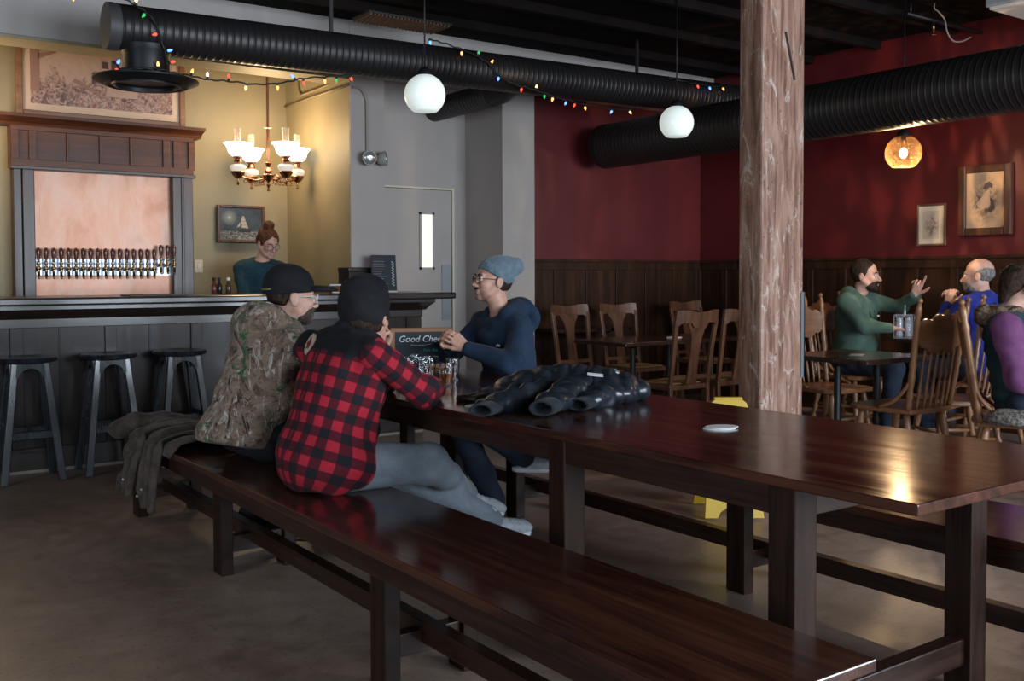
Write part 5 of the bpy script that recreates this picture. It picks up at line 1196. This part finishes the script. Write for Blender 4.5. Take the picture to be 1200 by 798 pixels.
def trousers(par, org, J, m, r=(.098, .074, .060), seed=3, name='trousers', lift=0.0):
    S = SDF(); P = A3(J['P']); L = unit(A3(J['HL']) - A3(J['HR']))
    S.rc(A3(J['HL']) + (0, 0, .01), A3(J['HR']) + (0, 0, .01), .098, .098, .05); S.el(P + (0, 0, .02), (.118, .135, .105), None, .05)
    for s in 'LR':
        K, A = A3(J['K' + s]), A3(J['A' + s]); S.chain([J['H' + s], K, A + unit(A - K) * .005], list(r), .04)
    return S.build(name, .008, m, par, folds(.006, 25, None, seed), org)
def shoe(par, org, A, T, m_up, m_sole, name='shoe', high=0.0):
    A, T = A3(A), A3(T); d = unit(T - A); d2 = unit(A3((d[0], d[1], d[2] * .6))); _, s, u = basis(d2); R = np.stack([d2, s, u], 1); if_ = 0
    base = A - u * .062
    S = SDF(); S.el(base + d2 * .02 + u * .030, (.060, .036, .042), R, .02); S.el(base + d2 * .09 + u * .026, (.075, .041, .036), R, .03); S.el(base + d2 * .15 + u * .020, (.052, .042, .028), R, .03); S.rc(base + u * .05, A + u * (.02 + high), .040, .038, .03)
    S.cut(base - u * .004, -u, .004)
    o = S.build(name, .006, m_up, par, folds(.002, 60, None, 4), org)
    S = SDF(); S.rc(base - d2 * .012, base + d2 * .06, .040, .041, .02); S.rc(base + d2 * .06, base + d2 * .155, .041, .040, .02); S.cut(base + u * .010, u, .003); S.cut(base - u * .012, -u, .003)
    S.build('sole', .006, m_sole, o, None, org)
    f = MB()
    for k in range(4): f.tube(spline([base + d2 * (.055 + .02 * k) + s * .026 + u * .053, base + d2 * (.058 + .02 * k) + u * (.068 - .004 * k), base + d2 * (.055 + .02 * k) - s * .026 + u * .053], 4), .003, 6)
    f.build('laces', m_sole, o, True, origin=org)
    return o
def hood_down(S, J, fr, size=1.0):
    P, up, L, F, R, Ln = fr; N = A3(J['N'])
    pts = [N + F * .085 - up * .045 + L * .035, N + F * .03 + up * .005 + L * .085, N - F * .055 + up * .030 + L * .070, N - F * .085 + up * .030, N - F * .055 + up * .030 - L * .070, N + F * .03 + up * .005 - L * .085, N + F * .085 - up * .045 - L * .035]
    S.chain(pts, [.024, .034 * size, .042 * size, .044 * size, .042 * size, .034 * size, .024], .02); S.el(N - F * .105 * size - up * .015, (.050 * size, .115 * size, .085 * size), R, .04)

# clothes
def mk_camo():
    m, nt, b = new_mat('woodland_camouflage'); v = coords(nt, 'Object')
    f = noise(nt, v, 9, 6, 0.7, 1.2); c = ramp(nt, f, [(0.36, (0.055, 0.036, 0.026)), (0.46, (0.17, 0.115, 0.080)), (0.55, (0.27, 0.195, 0.145)), (0.66, (0.10, 0.068, 0.048))])
    for sc, st, rot, col, lo in ((17, (1, 1, .28), .5, (0.46, 0.39, 0.34), .58), (21, (.3, 1, .8), 1.9, (0.34, 0.26, 0.20), .59), (19, (1, .35, .5), -.8, (0.030, 0.020, 0.017), .585), (26, (1, .6, .22), -.5, (0.55, 0.49, 0.44), .60)):
        q = noise(nt, coords(nt, 'Object', st, (rot, rot * .6, rot)), sc, 5, 0.65, 1.8); c = mixc(nt, maprange(nt, q, lo, lo + .03, 0, .9), c, col)
    g = noise(nt, v, 5.5, 3, 0.6, 0.4); g2 = noise(nt, v, 30, 5, 0.7, 1.0); gm = mth(nt, 'MULTIPLY', maprange(nt, g, .565, .60, 0, 1), maprange(nt, g2, .46, .52, 0, 1)); c = mixc(nt, gm, c, (0.028, 0.105, 0.045))
    nt.links.new(c, b.inputs['Base Color']); b.inputs['Roughness'].default_value = 0.9; b.inputs['Sheen Weight'].default_value = .1; b.inputs['Specular IOR Level'].default_value = .2; bump(nt, b, noise(nt, v, 40, 4, .6), .25, .006); return m
M_camo = mk_camo()
def mk_plaid(yoke):
    m, nt, b = new_mat('buffalo_plaid'); a = nd(nt, 'ShaderNodeAttribute'); a.attribute_name = 'fab'; sep = nd(nt, 'ShaderNodeSeparateXYZ'); nt.links.new(a.outputs['Vector'], sep.inputs[0])
    def stripe(x): return maprange(nt, mth(nt, 'SINE', mth(nt, 'MULTIPLY', x, 2 * PI / .074)), -.12, .12, 0, 1)
    su, sv = stripe(sep.outputs[0]), stripe(sep.outputs[1])
    w = noise(nt, coords(nt, 'Object'), 140, 3, .6)
    both = mth(nt, 'MULTIPLY', su, sv); anyv = mth(nt, 'MAXIMUM', su, sv)
    c = mixc(nt, anyv, (0.39, 0.016, 0.033), (0.085, 0.007, 0.014)); c = mixc(nt, both, c, (0.012, 0.011, 0.015))
    c = mixc(nt, maprange(nt, sep.outputs[2], -.004, .004, 0, 1), c, (0.007, 0.007, 0.009))
    c = mixc(nt, maprange(nt, w, .35, .7, 0, .25), c, (0.02, 0.01, 0.012))
    nt.links.new(c, b.inputs['Base Color']); b.inputs['Roughness'].default_value = .9; b.inputs['Sheen Weight'].default_value = .02; b.inputs['Specular IOR Level'].default_value = .2; bump(nt, b, noise(nt, coords(nt, 'Object'), 30, 4, .6), .25, .006); return m
M_plaid = mk_plaid(True)
M_jean = cloth('light_denim', (0.125, 0.15, 0.18), (0.20, 0.235, 0.27), 150, .85); M_black_c = cloth('black_cloth', (0.006, 0.006, 0.008), (0.014, 0.014, 0.017), 120, .9, .01)
M_navyj = cloth('dark_navy_jeans', (0.010, 0.014, 0.028), (0.022, 0.030, 0.050), 150, .85); M_navy = cloth('navy_fleece', (0.010, 0.022, 0.046), (0.018, 0.036, 0.070), 110, .9)
M_teal = M_teal; M_tealc = cloth('dark_teal_knit', (0.008, 0.028, 0.040), (0.020, 0.060, 0.080), 40, .9); M_greenh = cloth('sage_green_fleece', (0.050, 0.088, 0.068), (0.075, 0.125, 0.098), 110, .9)
M_blue = cloth('royal_blue_cotton', (0.012, 0.022, 0.19), (0.020, 0.035, 0.27), 110, .85); M_purple = cloth('purple_knit', (0.115, 0.034, 0.10), (0.165, 0.055, 0.145), 80, .85); M_vest = cloth('dark_teal_quilt', (0.008, 0.030, 0.038), (0.014, 0.048, 0.058), 110, .6)
M_beanie = cloth('slate_blue_rib_knit', (0.085, 0.125, 0.155), (0.13, 0.18, 0.215), 120, .95, .3, .35, 40); M_fur = speck('brown_fur_trim', (0.05, 0.03, 0.02), (0.22, 0.14, 0.09), 90, (.8, .95), .8)
M_sneak = speck('pale_gray_sneaker', (0.30, 0.33, 0.36), (0.45, 0.48, 0.52), 40, (.6, .8)); M_solew = plain('white_sole', (0.62, 0.64, 0.66), .6); M_boot = plain('black_boot_leather', (0.012, 0.011, 0.011), .45); M_clearf = plain('clear_glasses_frame', (0.55, 0.50, 0.44), .25); M_darkf = plain('dark_glasses_frame', (0.03, 0.018, 0.012), .3)

# 1. man in the plaid shirt
J = dict(P=(1.565, 3.46, .57), N=(1.725, 3.465, 1.01), SR=(1.705, 3.28, .965), SL=(1.635, 3.69, .972), ER=(1.915, 3.275, .810), WR=(2.08, 3.47, .803), EL=(1.99, 3.75, .81), WL=(1.905, 3.60, .955),
         HR=(1.58, 3.345, .555), HL=(1.58, 3.555, .555), KR=(1.965, 3.335, .525), KL=(1.94, 3.55, .47), AR=(2.36, 3.68, .295), TR=(2.49, 3.645, .245), AL=(2.345, 3.475, .225), TL=(2.49, 3.445, .21))
t = person_root('man seen from behind in a red and black plaid shirt and black beanie', 1.60, 3.45); O = A3((1.60, 3.45, 0))
hd = Head((1.772, 3.465, 1.105), (.80, .56, -.12), (.18, .12, 1))
body(t, O, J, hd, [((J['WR'], (.1, 1, -.05), (-.2, 0, -1), 1), dict(curl=(.25, .25, .3, .3))), ((J['WL'], (-.05, -.45, .85), (-.75, -.35, -.2), -1), dict(curl=(.55, .6, .65, .7)))])
hd.eyes(t, O)
S, fr = torso_sdf(J, 1.06, 1.16); P_, up_, L_, F_, R_, Ln_ = fr
S.el((1.60, 3.395, .565), (.165, .185, .118), None, .06); S.cut((1.6, 3.4, .463), (0, 0, -1))
o = S.build('shirt', .007, M_plaid, t, folds(.010, 19, None, 11), O)
V = np.array([v.co[:] for v in o.data.vertices]) + O; SV = V.copy(); SN = np.array([v.normal[:] for v in o.data.vertices]); q = V - P_; a_ = np.arctan2(q @ L_, q @ F_); vv = q @ up_; N_ = A3(J['N'])
yk = vv - (Ln_ * .80 + .012 + .10 * np.clip(-(q @ L_) - .05, 0, .2) * 0); attr3(o, 'fab', np.stack([a_ * .165 + .02, vv, yk], 1))
for s in 'RL':
    S = SDF(); arm_sdf(S, J, s, (.064, .057, .043)); sd = A3(J['S' + s]); e = A3(J['E' + s]); w = A3(J['W' + s])
    o = S.build('sleeve', .006, M_plaid, t, folds(.006, 30, None, 12), O)
    V = np.array([v.co[:] for v in o.data.vertices]) + O
    def bone(a, b, off):
        d, s1, u1 = basis(b - a, (0, .3, 1)); L0 = np.linalg.norm(b - a); q = V - a; tt = q @ d; ang = np.arctan2(q @ u1, q @ s1); dist = np.linalg.norm(q - np.clip(tt, 0, L0)[:, None] * d, axis=1); return dist, np.stack([ang * .058, tt + off, np.full(len(V), -1.0)], 1)
    d1, f1 = bone(sd, e, 0); d2_, f2 = bone(e, w, np.linalg.norm(e - sd)); attr3(o, 'fab', np.where((d1 < d2_)[:, None], f1, f2))
S = SDF(); S.chain([N_ + F_ * .06 + L_ * .05, N_ + L_ * .075 + up_ * .01, N_ - F_ * .055 + up_ * .03, N_ - L_ * .075 + up_ * .01, N_ + F_ * .06 - L_ * .05], [.022, .030, .036, .030, .022], .02); S.el(N_ - F_ * .075 - up_ * .01, (.035, .10, .05), R_, .03)
S.build('collar', .006, M_black_c, t, folds(.004, 40, None, 3), O)
_i = int(np.argmin(np.linalg.norm(SV - A3((1.600, 3.56, .985)), axis=1))); pa = SV[_i]; _n = SN[_i]; _d, _s, _u = basis(_n, up_)
f = MB().prism([(.034 * math.cos(k * PI / 6), .034 * math.sin(k * PI / 6) * (1.15 if k % 3 else 1.3)) for k in range(12)], pa - O - _n * .008, _s, _u, _n, .014); pt = f.build('back_patch', plain('cream_patch', (0.50, 0.40, 0.30), .9), t)
f = MB(); f.prism([(.0, .030), (.012, .010), (.022, .004), (.012, -.008), (.014, -.022), (.0, -.014), (-.014, -.022), (-.012, -.008), (-.022, .004), (-.012, .010)], pa - O + _n * .0062, _s, _u, _n, .002); f.build('patch_emblem', plain('dark_red_emblem', (0.16, 0.02, 0.02), .9), pt)
trousers(t, O, J, M_jean, (.098, .078, .053), 21)
for s in 'RL': shoe(t, O, J['A' + s], J['T' + s], M_sneak, M_solew, 'sneaker')
S = SDF(); hd.el(S, (-.020, 0, .040), (.112, .092, .105), .03); hd.el(S, (-.048, 0, .070), (.085, .080, .075), .04); hd.el(S, (-.03, 0, -.005), (.100, .089, .06), .03)
hd.cut(S, (.0, 0, -.046), (.16, 0, -1)); hd.cut(S, (.085, 0, .03), (1, 0, -.35)); S.build('beanie', .006, M_black_c, t, folds(.006, 26, None, 8), O)
hd.hair(t, O, M_hbrown, [((-.030, 0, -.03), (.088, .078, .060), .02)], [((.0, 0, -.078), (0, 0, -1)), ((-.005, 0, 0), (1, 0, 0))])

# 2. man in the camouflage hoodie
J = dict(P=(1.555, 4.21, .57), N=(1.685, 4.17, 1.025), SR=(1.70, 3.985, .965), SL=(1.665, 4.355, .965), ER=(1.985, 3.96, .818), WR=(2.22, 4.03, .805), EL=(2.00, 4.45, .818), WL=(2.22, 4.36, .805),
         HR=(1.62, 4.10, .555), HL=(1.61, 4.31, .555), KR=(2.05, 4.08, .55), KL=(2.04, 4.42, .55), AR=(1.74, 4.24, .15), TR=(1.90, 4.22, .09), AL=(1.66, 4.43, .15), TL=(1.82, 4.41, .09))
t = person_root('man in a camouflage hoodie and black cap with clear glasses', 1.57, 4.20); O = A3((1.57, 4.20, 0))
hd = Head((1.755, 4.15, 1.165), (.95, -.10, -.08), (.06, 0, 1))
body(t, O, J, hd, [((J['WR'], (1, .3, -.05), (0, 0, -1), 1), dict(curl=(.4,) * 4)), ((J['WL'], (1, -.3, -.05), (0, 0, -1), -1), dict(curl=(.4,) * 4))], M_skin2)
hd.eyes(t, O); hd.glasses(t, O, M_clearf, .024, .0028, 'glasses', True); hd.brows(t, O, M_hbrown); hd.beard(t, O, hair_mat('grizzled_beard', (0.030, 0.020, 0.016), (0.11, 0.08, 0.065)), .003)
hd.hair(t, O, M_hbrown, [((-.026, 0, .005), (.090, .0775, .062), .02)], [((-.06, 0, -.046), (-.25, 0, -1)), ((-.030, 0, 0), (1, 0, -.1))])
S, fr = torso_sdf(J, 1.12, 1.2, .1, .03, .06); arm_sdf(S, J, 'R', (.080, .066, .050)); arm_sdf(S, J, 'L', (.080, .066, .050)); hood_down(S, J, fr, 1.2); S.el((1.54, 4.22, .58), (.185, .225, .12), None, .06); S.cut((1.55, 4.2, .525), (-.15, 0, -1), .01)
S.build('hoodie', .0075, M_camo, t, folds(.014, 16, None, 31), O)
trousers(t, O, J, M_black_c, (.100, .076, .060), 22)
for s in 'RL': shoe(t, O, J['A' + s], J['T' + s], M_boot, M_boot, 'boot', .04)
S = SDF(); hd.el(S, (-.020, 0, .050), (.113, .091, .094), .02); hd.el(S, (-.022, 0, .015), (.108, .089, .06), .02); hd.cut(S, (.0, 0, .014), (.14, 0, -1)); cp = S.build('cap', .005, M_black_c, t, folds(.002, 40, None, 2), O)
S = SDF(); hd.el(S, (.120, 0, .040), (.088, .078, .018), .01, 'u', ('Y', -.06)); hd.el(S, (.105, 0, .012), (.12, .068, .024), .004, 's', ('Y', -.06)); hd.cut(S, (.062, 0, 0), (-1, 0, 0)); S.build('brim', .004, M_black_c, cp, None, O)
MB().tube(np.array([hd.p(-.126, .030, .022), hd.p(-.132, 0, .020), hd.p(-.126, -.030, .022), hd.p(-.112, -.052, .024)]) - O, .0035, 6).build('cap_strap', plain('olive_strap', (0.20, 0.18, 0.05), .6), cp, True)

# 3. man in the navy hoodie and slate beanie, across the table
J = dict(P=(3.125, 4.36, .57), N=(3.055, 4.405, 1.03), SL=(3.06, 4.23, .975), SR=(3.05, 4.595, .98), EL=(2.885, 4.085, .815), WL=(2.755, 4.285, .885), ER=(2.84, 4.60, .815), WR=(2.735, 4.405, .895),
         HL=(3.06, 4.25, .555), HR=(3.06, 4.47, .555), KL=(2.70, 4.13, .545), KR=(2.70, 4.31, .55), AL=(2.955, 4.075, .335), TL=(3.09, 4.05, .315), AR=(2.825, 4.155, .125), TR=(2.69, 4.18, .08))
t = person_root('man in a navy hoodie and slate blue beanie with clasped hands across the table', 3.125, 4.36); O = A3((3.125, 4.36, 0))
hd = Head((3.018, 4.435, 1.232), (-.975, .20, .05), (-.06, 0, 1), .95)
body(t, O, J, hd, [((J['WL'], (-.55, .42, .58), (.1, .85, -.1), 1), dict(curl=(.55, .6, .65, .7), thumb=(.75, .5, .2))), ((J['WR'], (-.62, -.28, .50), (.1, -.85, .0), -1), dict(curl=(.75, .8, .85, .9), thumb=(.75, .5, .2)))], M_skin)
hd.eyes(t, O); hd.glasses(t, O, M_darkf, .022, .0022); hd.brows(t, O, M_hbrown)
S = SDF(); hd.el(S, (.098, 0, -.0535), (.011, .027, .0065), .004); hd.cut(S, (.07, 0, 0), (-1, 0, 0)); S.build('moustache', .004, M_hbrown, t, None, O)
S = hd.shell(.0015); hd.keep(S, (.062, 0, -.098), (.075, .080, .040), -.40, .008); S.build('stubble', .0045, skin_mat('stubbled_skin', (0.33, 0.19, 0.145)), t, None, O)
hd.hair(t, O, M_hbrown, [((-.030, 0, -.010), (.088, .082, .066), .02)], [((.0, 0, -.062), (0, 0, -1)), ((.006, 0, 0), (1, 0, 0)), ((-.012, 0, -.045), (.8, 0, -.6))])
S, fr = torso_sdf(J, 1.0, 1.0, .1, 0, .035); arm_sdf(S, J, 'L', (.066, .057, .045)); arm_sdf(S, J, 'R', (.066, .057, .045)); hood_down(S, J, fr, 1.25)
o = S.build('hoodie', .007, M_navy, t, folds(.012, 20, None, 41), O)
P_, up_, L_, F_, R_, Ln_ = fr
f = MB()
for k, (dx, dz_) in enumerate(((0, 0), (.010, .003), (.020, -.002))): f.sphere(A3(J['N']) - O + F_ * .128 + L_ * (.095 + dx) - up_ * (.135 - dz_), .0065, 8)
f.build('chest_mark', M_white, t, True)
trousers(t, O, J, M_navyj, (.095, .074, .060), 23)
for s in 'RL': shoe(t, O, J['A' + s], J['T' + s], M_sneak if s == 'L' else M_boot, M_solew if s == 'L' else M_boot, 'sneaker')
S = SDF(); hd.el(S, (-.026, 0, .045), (.108, .088, .092), .03); hd.el(S, (-.080, 0, .085), (.065, .066, .050), .04); hd.el(S, (-.130, 0, .085), (.058, .062, .052), .04); hd.cut(S, (-.01, 0, .012), (.50, 0, -.866)); bn = S.build('beanie', .0055, M_beanie, t, folds(.005, 30, None, 6), O)
S = SDF(); hd.el(S, (-.026, 0, .038), (.117, .096, .102), .02); hd.cut(S, (-.01, 0, .008), (.50, 0, -.866)); hd.cut(S, (-.035, 0, .055), (-.50, 0, .866)); S.build('cuff', .005, M_beanie, bn, folds(.002, 60, None, 6), O)

# 4. bartender
J = dict(P=(3.10, 8.07, .95), N=(3.125, 8.03, 1.375), SL=(3.285, 7.98, 1.315), SR=(2.955, 8.06, 1.315), EL=(3.30, 7.86, 1.08), WL=(3.17, 7.72, 1.00), ER=(2.94, 7.93, 1.08), WR=(3.02, 7.74, 1.00),
         HL=(3.19, 8.06, .92), HR=(3.01, 8.08, .92), KL=(3.20, 8.04, .50), KR=(3.01, 8.06, .50), AL=(3.20, 8.10, .09), AR=(3.01, 8.12, .09), TL=(3.21, 7.95, .06), TR=(3.00, 7.97, .06))
t = person_root('woman with auburn bun and glasses in dark teal sweater behind the bar', 3.10, 8.07); O = A3((3.10, 8.07, 0))
hd = Head((3.16, 7.955, 1.535), (.16, -.93, -.42), (0, -.3, 1), .96)
body(t, O, J, hd, [((J['WL'], (-.2, -1, -.1), (0, 0, -1), -1), {}), ((J['WR'], (.1, -1, -.1), (0, 0, -1), 1), {})], M_skin2)
hd.eyes(t, O, (0, -.5)); hd.glasses(t, O, M_darkf, .025, .0018); hd.brows(t, O, M_hred)
hd.hair(t, O, M_hred, [((-.024, 0, .040), (.105, .085, .095), .02), ((-.06, 0, .0), (.065, .078, .07), .03), ((-.035, 0, .150), (.045, .052, .042), .015), ((.02, .068, .03), (.03, .014, .05), .015), ((.02, -.068, .03), (.03, .014, .05), .015)], [((.062, 0, .055), (.85, 0, -.5)), ((0, 0, -.06), (0, 0, -1))], .005, 'hair', .004, 7)
S, fr = torso_sdf(J, .86, .82, .1, 0, .022); arm_sdf(S, J, 'L', (.058, .048, .036)); arm_sdf(S, J, 'R', (.058, .048, .036)); S.build('sweater', .008, M_tealc, t, folds(.006, 22, None, 51), O)
trousers(t, O, J, M_black_c, (.088, .066, .055), 24)
for s in 'RL': shoe(t, O, J['A' + s], J['T' + s], M_boot, M_boot)

# 5. man in the green hoodie
J = dict(P=(6.89, 4.96, .57), N=(6.865, 4.90, 1.085), SL=(7.06, 4.90, 1.035), SR=(6.675, 4.875, 1.035), EL=(7.13, 4.69, 1.00), WL=(7.06, 4.53, 1.10), ER=(6.655, 4.70, .855), WR=(6.80, 4.56, .845),
         HL=(6.99, 4.93, .555), HR=(6.79, 4.92, .555), KL=(7.08, 4.52, .54), KR=(6.76, 4.50, .54), AL=(7.10, 4.55, .10), AR=(6.74, 4.55, .10), TL=(7.12, 4.42, .06), TR=(6.72, 4.42, .06))
t = person_root('bearded man in a sage green hoodie gesturing at a wall table', 6.89, 4.96); O = A3((6.89, 4.96, 0))
hd = Head((6.885, 4.845, 1.248), (.35, -.93, -.03))
body(t, O, J, hd, [((J['WL'], (.05, -.35, 1), (-.9, -.35, 0), 1), dict(curl=(.15, .9, .9, .8), thumb=(.5, .8, .1), spread=.08)), ((J['WR'], (.8, -.5, -.1), (0, 0, -1), 1), dict(curl=(.5,) * 4))], M_skin)
hd.eyes(t, O); hd.brows(t, O, M_hbrown); hd.beard(t, O, M_hbrown, .004)
hd.hair(t, O, M_hbrown, [((-.024, 0, .046), (.100, .081, .090), .02), ((-.03, 0, .0), (.082, .080, .07), .02)], [((.050, 0, .070), (.9, 0, -.42)), ((0, 0, -.05), (0, 0, -1)), ((.015, 0, .0), (1, 0, -.55))], .005, 'hair', .003, 3)
S, fr = torso_sdf(J, 1.12, 1.1, .1, .015, .035); arm_sdf(S, J, 'L', (.064, .055, .045)); arm_sdf(S, J, 'R', (.068, .060, .047)); hood_down(S, J, fr, .95); S.build('hoodie', .0085, M_greenh, t, folds(.013, 19, None, 61), O)
P_, up_, L_, F_, R_, Ln_ = fr; f = MB()
for s in (-1, 1): f.tube(spline([A3(J['N']) - O + F_ * .11 + L_ * .03 * s - up_ * .06, A3(J['N']) - O + F_ * .150 + L_ * .035 * s - up_ * .14, A3(J['N']) - O + F_ * .155 + L_ * .03 * s - up_ * .22], 4), .004, 6)
f.build('drawstrings', M_greenh, t, True)
MB().sphere(A3(J['N']) - O + F_ * .135 + L_ * .09 - up_ * .15, .010, 8).build('chest_mark', M_white, t, True)
trousers(t, O, J, M_navyj, (.098, .074, .058), 25)
for s in 'RL': shoe(t, O, J['A' + s], J['T' + s], M_boot, M_boot)

# 6. man in blue
J = dict(P=(7.13, 3.99, .57), N=(7.19, 4.045, 1.085), SL=(7.005, 4.06, 1.03), SR=(7.385, 4.03, 1.03), EL=(7.01, 4.31, .83), WL=(7.115, 4.28, 1.02), ER=(7.37, 4.31, .83), WR=(7.20, 4.31, 1.02),
         HL=(7.04, 4.02, .555), HR=(7.24, 4.02, .555), KL=(7.0, 4.42, .54), KR=(7.28, 4.42, .54), AL=(6.98, 4.36, .10), AR=(7.28, 4.36, .10), TL=(6.98, 4.50, .06), TR=(7.28, 4.50, .06))
t = person_root('balding gray-haired man in a royal blue shirt with clasped hands', 7.13, 3.99); O = A3((7.13, 3.99, 0))
hd = Head((7.195, 4.095, 1.245), (-.35, .93, -.05))
body(t, O, J, hd, [((J['WL'], (.15, -.05, 1), (.9, .1, 0), -1), dict(curl=(.7, .7, .75, .8))), ((J['WR'], (-.2, -.05, 1), (-.9, .1, 0), 1), dict(curl=(.8, .8, .85, .9)))], M_skin2)
hd.eyes(t, O); hd.beard(t, O, M_hgray, .005)
hd.hair(t, O, M_hgray, [((-.028, 0, .02), (.094, .0815, .078), .02)], [((0, 0, -.055), (0, 0, -1)), ((.010, 0, 0), (1, 0, 0)), ((-.03, 0, .062), (.35, 0, 1))], .005, 'hair', .003, 4)
S, fr = torso_sdf(J, 1.06, 1.05, .1, .02, .03); arm_sdf(S, J, 'L', (.074, .062, .046)); arm_sdf(S, J, 'R', (.074, .062, .046)); S.build('shirt', .0085, M_blue, t, folds(.012, 19, None, 71), O)
trousers(t, O, J, M_navyj, (.098, .074, .058), 26)
for s in 'RL': shoe(t, O, J['A' + s], J['T' + s], M_boot, M_boot)

# 7. woman at the right edge
J = dict(P=(5.42, 2.835, .57), N=(5.375, 2.90, 1.035), SR=(5.215, 2.80, .97), SL=(5.52, 3.015, .98), ER=(5.16, 2.70, .70), WR=(5.36, 2.50, .69), EL=(5.60, 2.86, .75), WL=(5.60, 2.62, .75),
         HR=(5.33, 2.75, .555), HL=(5.49, 2.88, .555), KR=(5.58, 2.42, .54), KL=(5.74, 2.56, .54), AR=(5.60, 2.42, .10), AL=(5.76, 2.54, .10), TR=(5.68, 2.30, .06), TL=(5.84, 2.42, .06))
t = person_root('woman in a dark teal vest and purple sleeves cut by the right edge', 5.39, 2.84); O = A3((5.39, 2.84, 0))
hd = Head((5.435, 2.835, 1.185), (.80, -.58, -.05), (0, 0, 1), .97)
body(t, O, J, hd, [((J['WR'], (.8, -.5, 0), (0, 0, -1), 1), {}), ((J['WL'], (.1, -1, 0), (0, 0, -1), -1), {})], M_skin2)
hd.eyes(t, O); hd.glasses(t, O, M_darkf, .024, .002)
hd.hair(t, O, M_hbrown, [((-.026, 0, .045), (.104, .084, .092), .02), ((-.085, 0, .0), (.045, .06, .06), .03), ((-.10, 0, -.07), (.035, .045, .07), .03)], [((.055, 0, .06), (.85, 0, -.5)), ((-.005, 0, .02), (.8, 0, -.75))], .005, 'hair', .004, 9)
MB().tube(np.array([hd.p(.02 + .01 * abs(x), .086 * x, .118 - .055 * x * x) for x in np.linspace(-1, 1, 11)]) - O, .007, 8).build('hairband', plain('pale_hairband', (0.45, 0.40, 0.34), .6), t, True)
S, fr = torso_sdf(J, .82, .95, .1, 0, .03); P_, up_, L_, F_, R_, Ln_ = fr
def vq(P): q = (P - P_) @ up_; return -.010 * np.abs(np.sin(q * 38)) + folds(.005, 25, None, 5)(P) * .6
S.build('vest', .0075, M_vest, t, vq, O)
for s in 'RL':
    S = SDF(); arm_sdf(S, J, s, (.082, .066, .048)); S.build('sleeve', .007, M_purple, t, folds(.010, 24, None, 81), O)
N_ = A3(J['N']); S = SDF(); S.chain([N_ + F_ * .05 + L_ * .07, N_ - F_ * .03 + L_ * .09 + up_ * .01, N_ - F_ * .10 + up_ * .015 + L_ * .05, N_ - F_ * .11 + up_ * .01 - L_ * .05, N_ - F_ * .03 - L_ * .09 + up_ * .01, N_ + F_ * .05 - L_ * .07], [.035, .042, .052, .052, .042, .035], .02); S.build('fur_collar', .007, M_fur, t, folds(.016, 70, None, 5), O)
trousers(t, O, J, M_navyj, (.092, .070, .056), 27)
for s in 'RL': shoe(t, O, J['A' + s], J['T' + s], M_boot, M_boot)
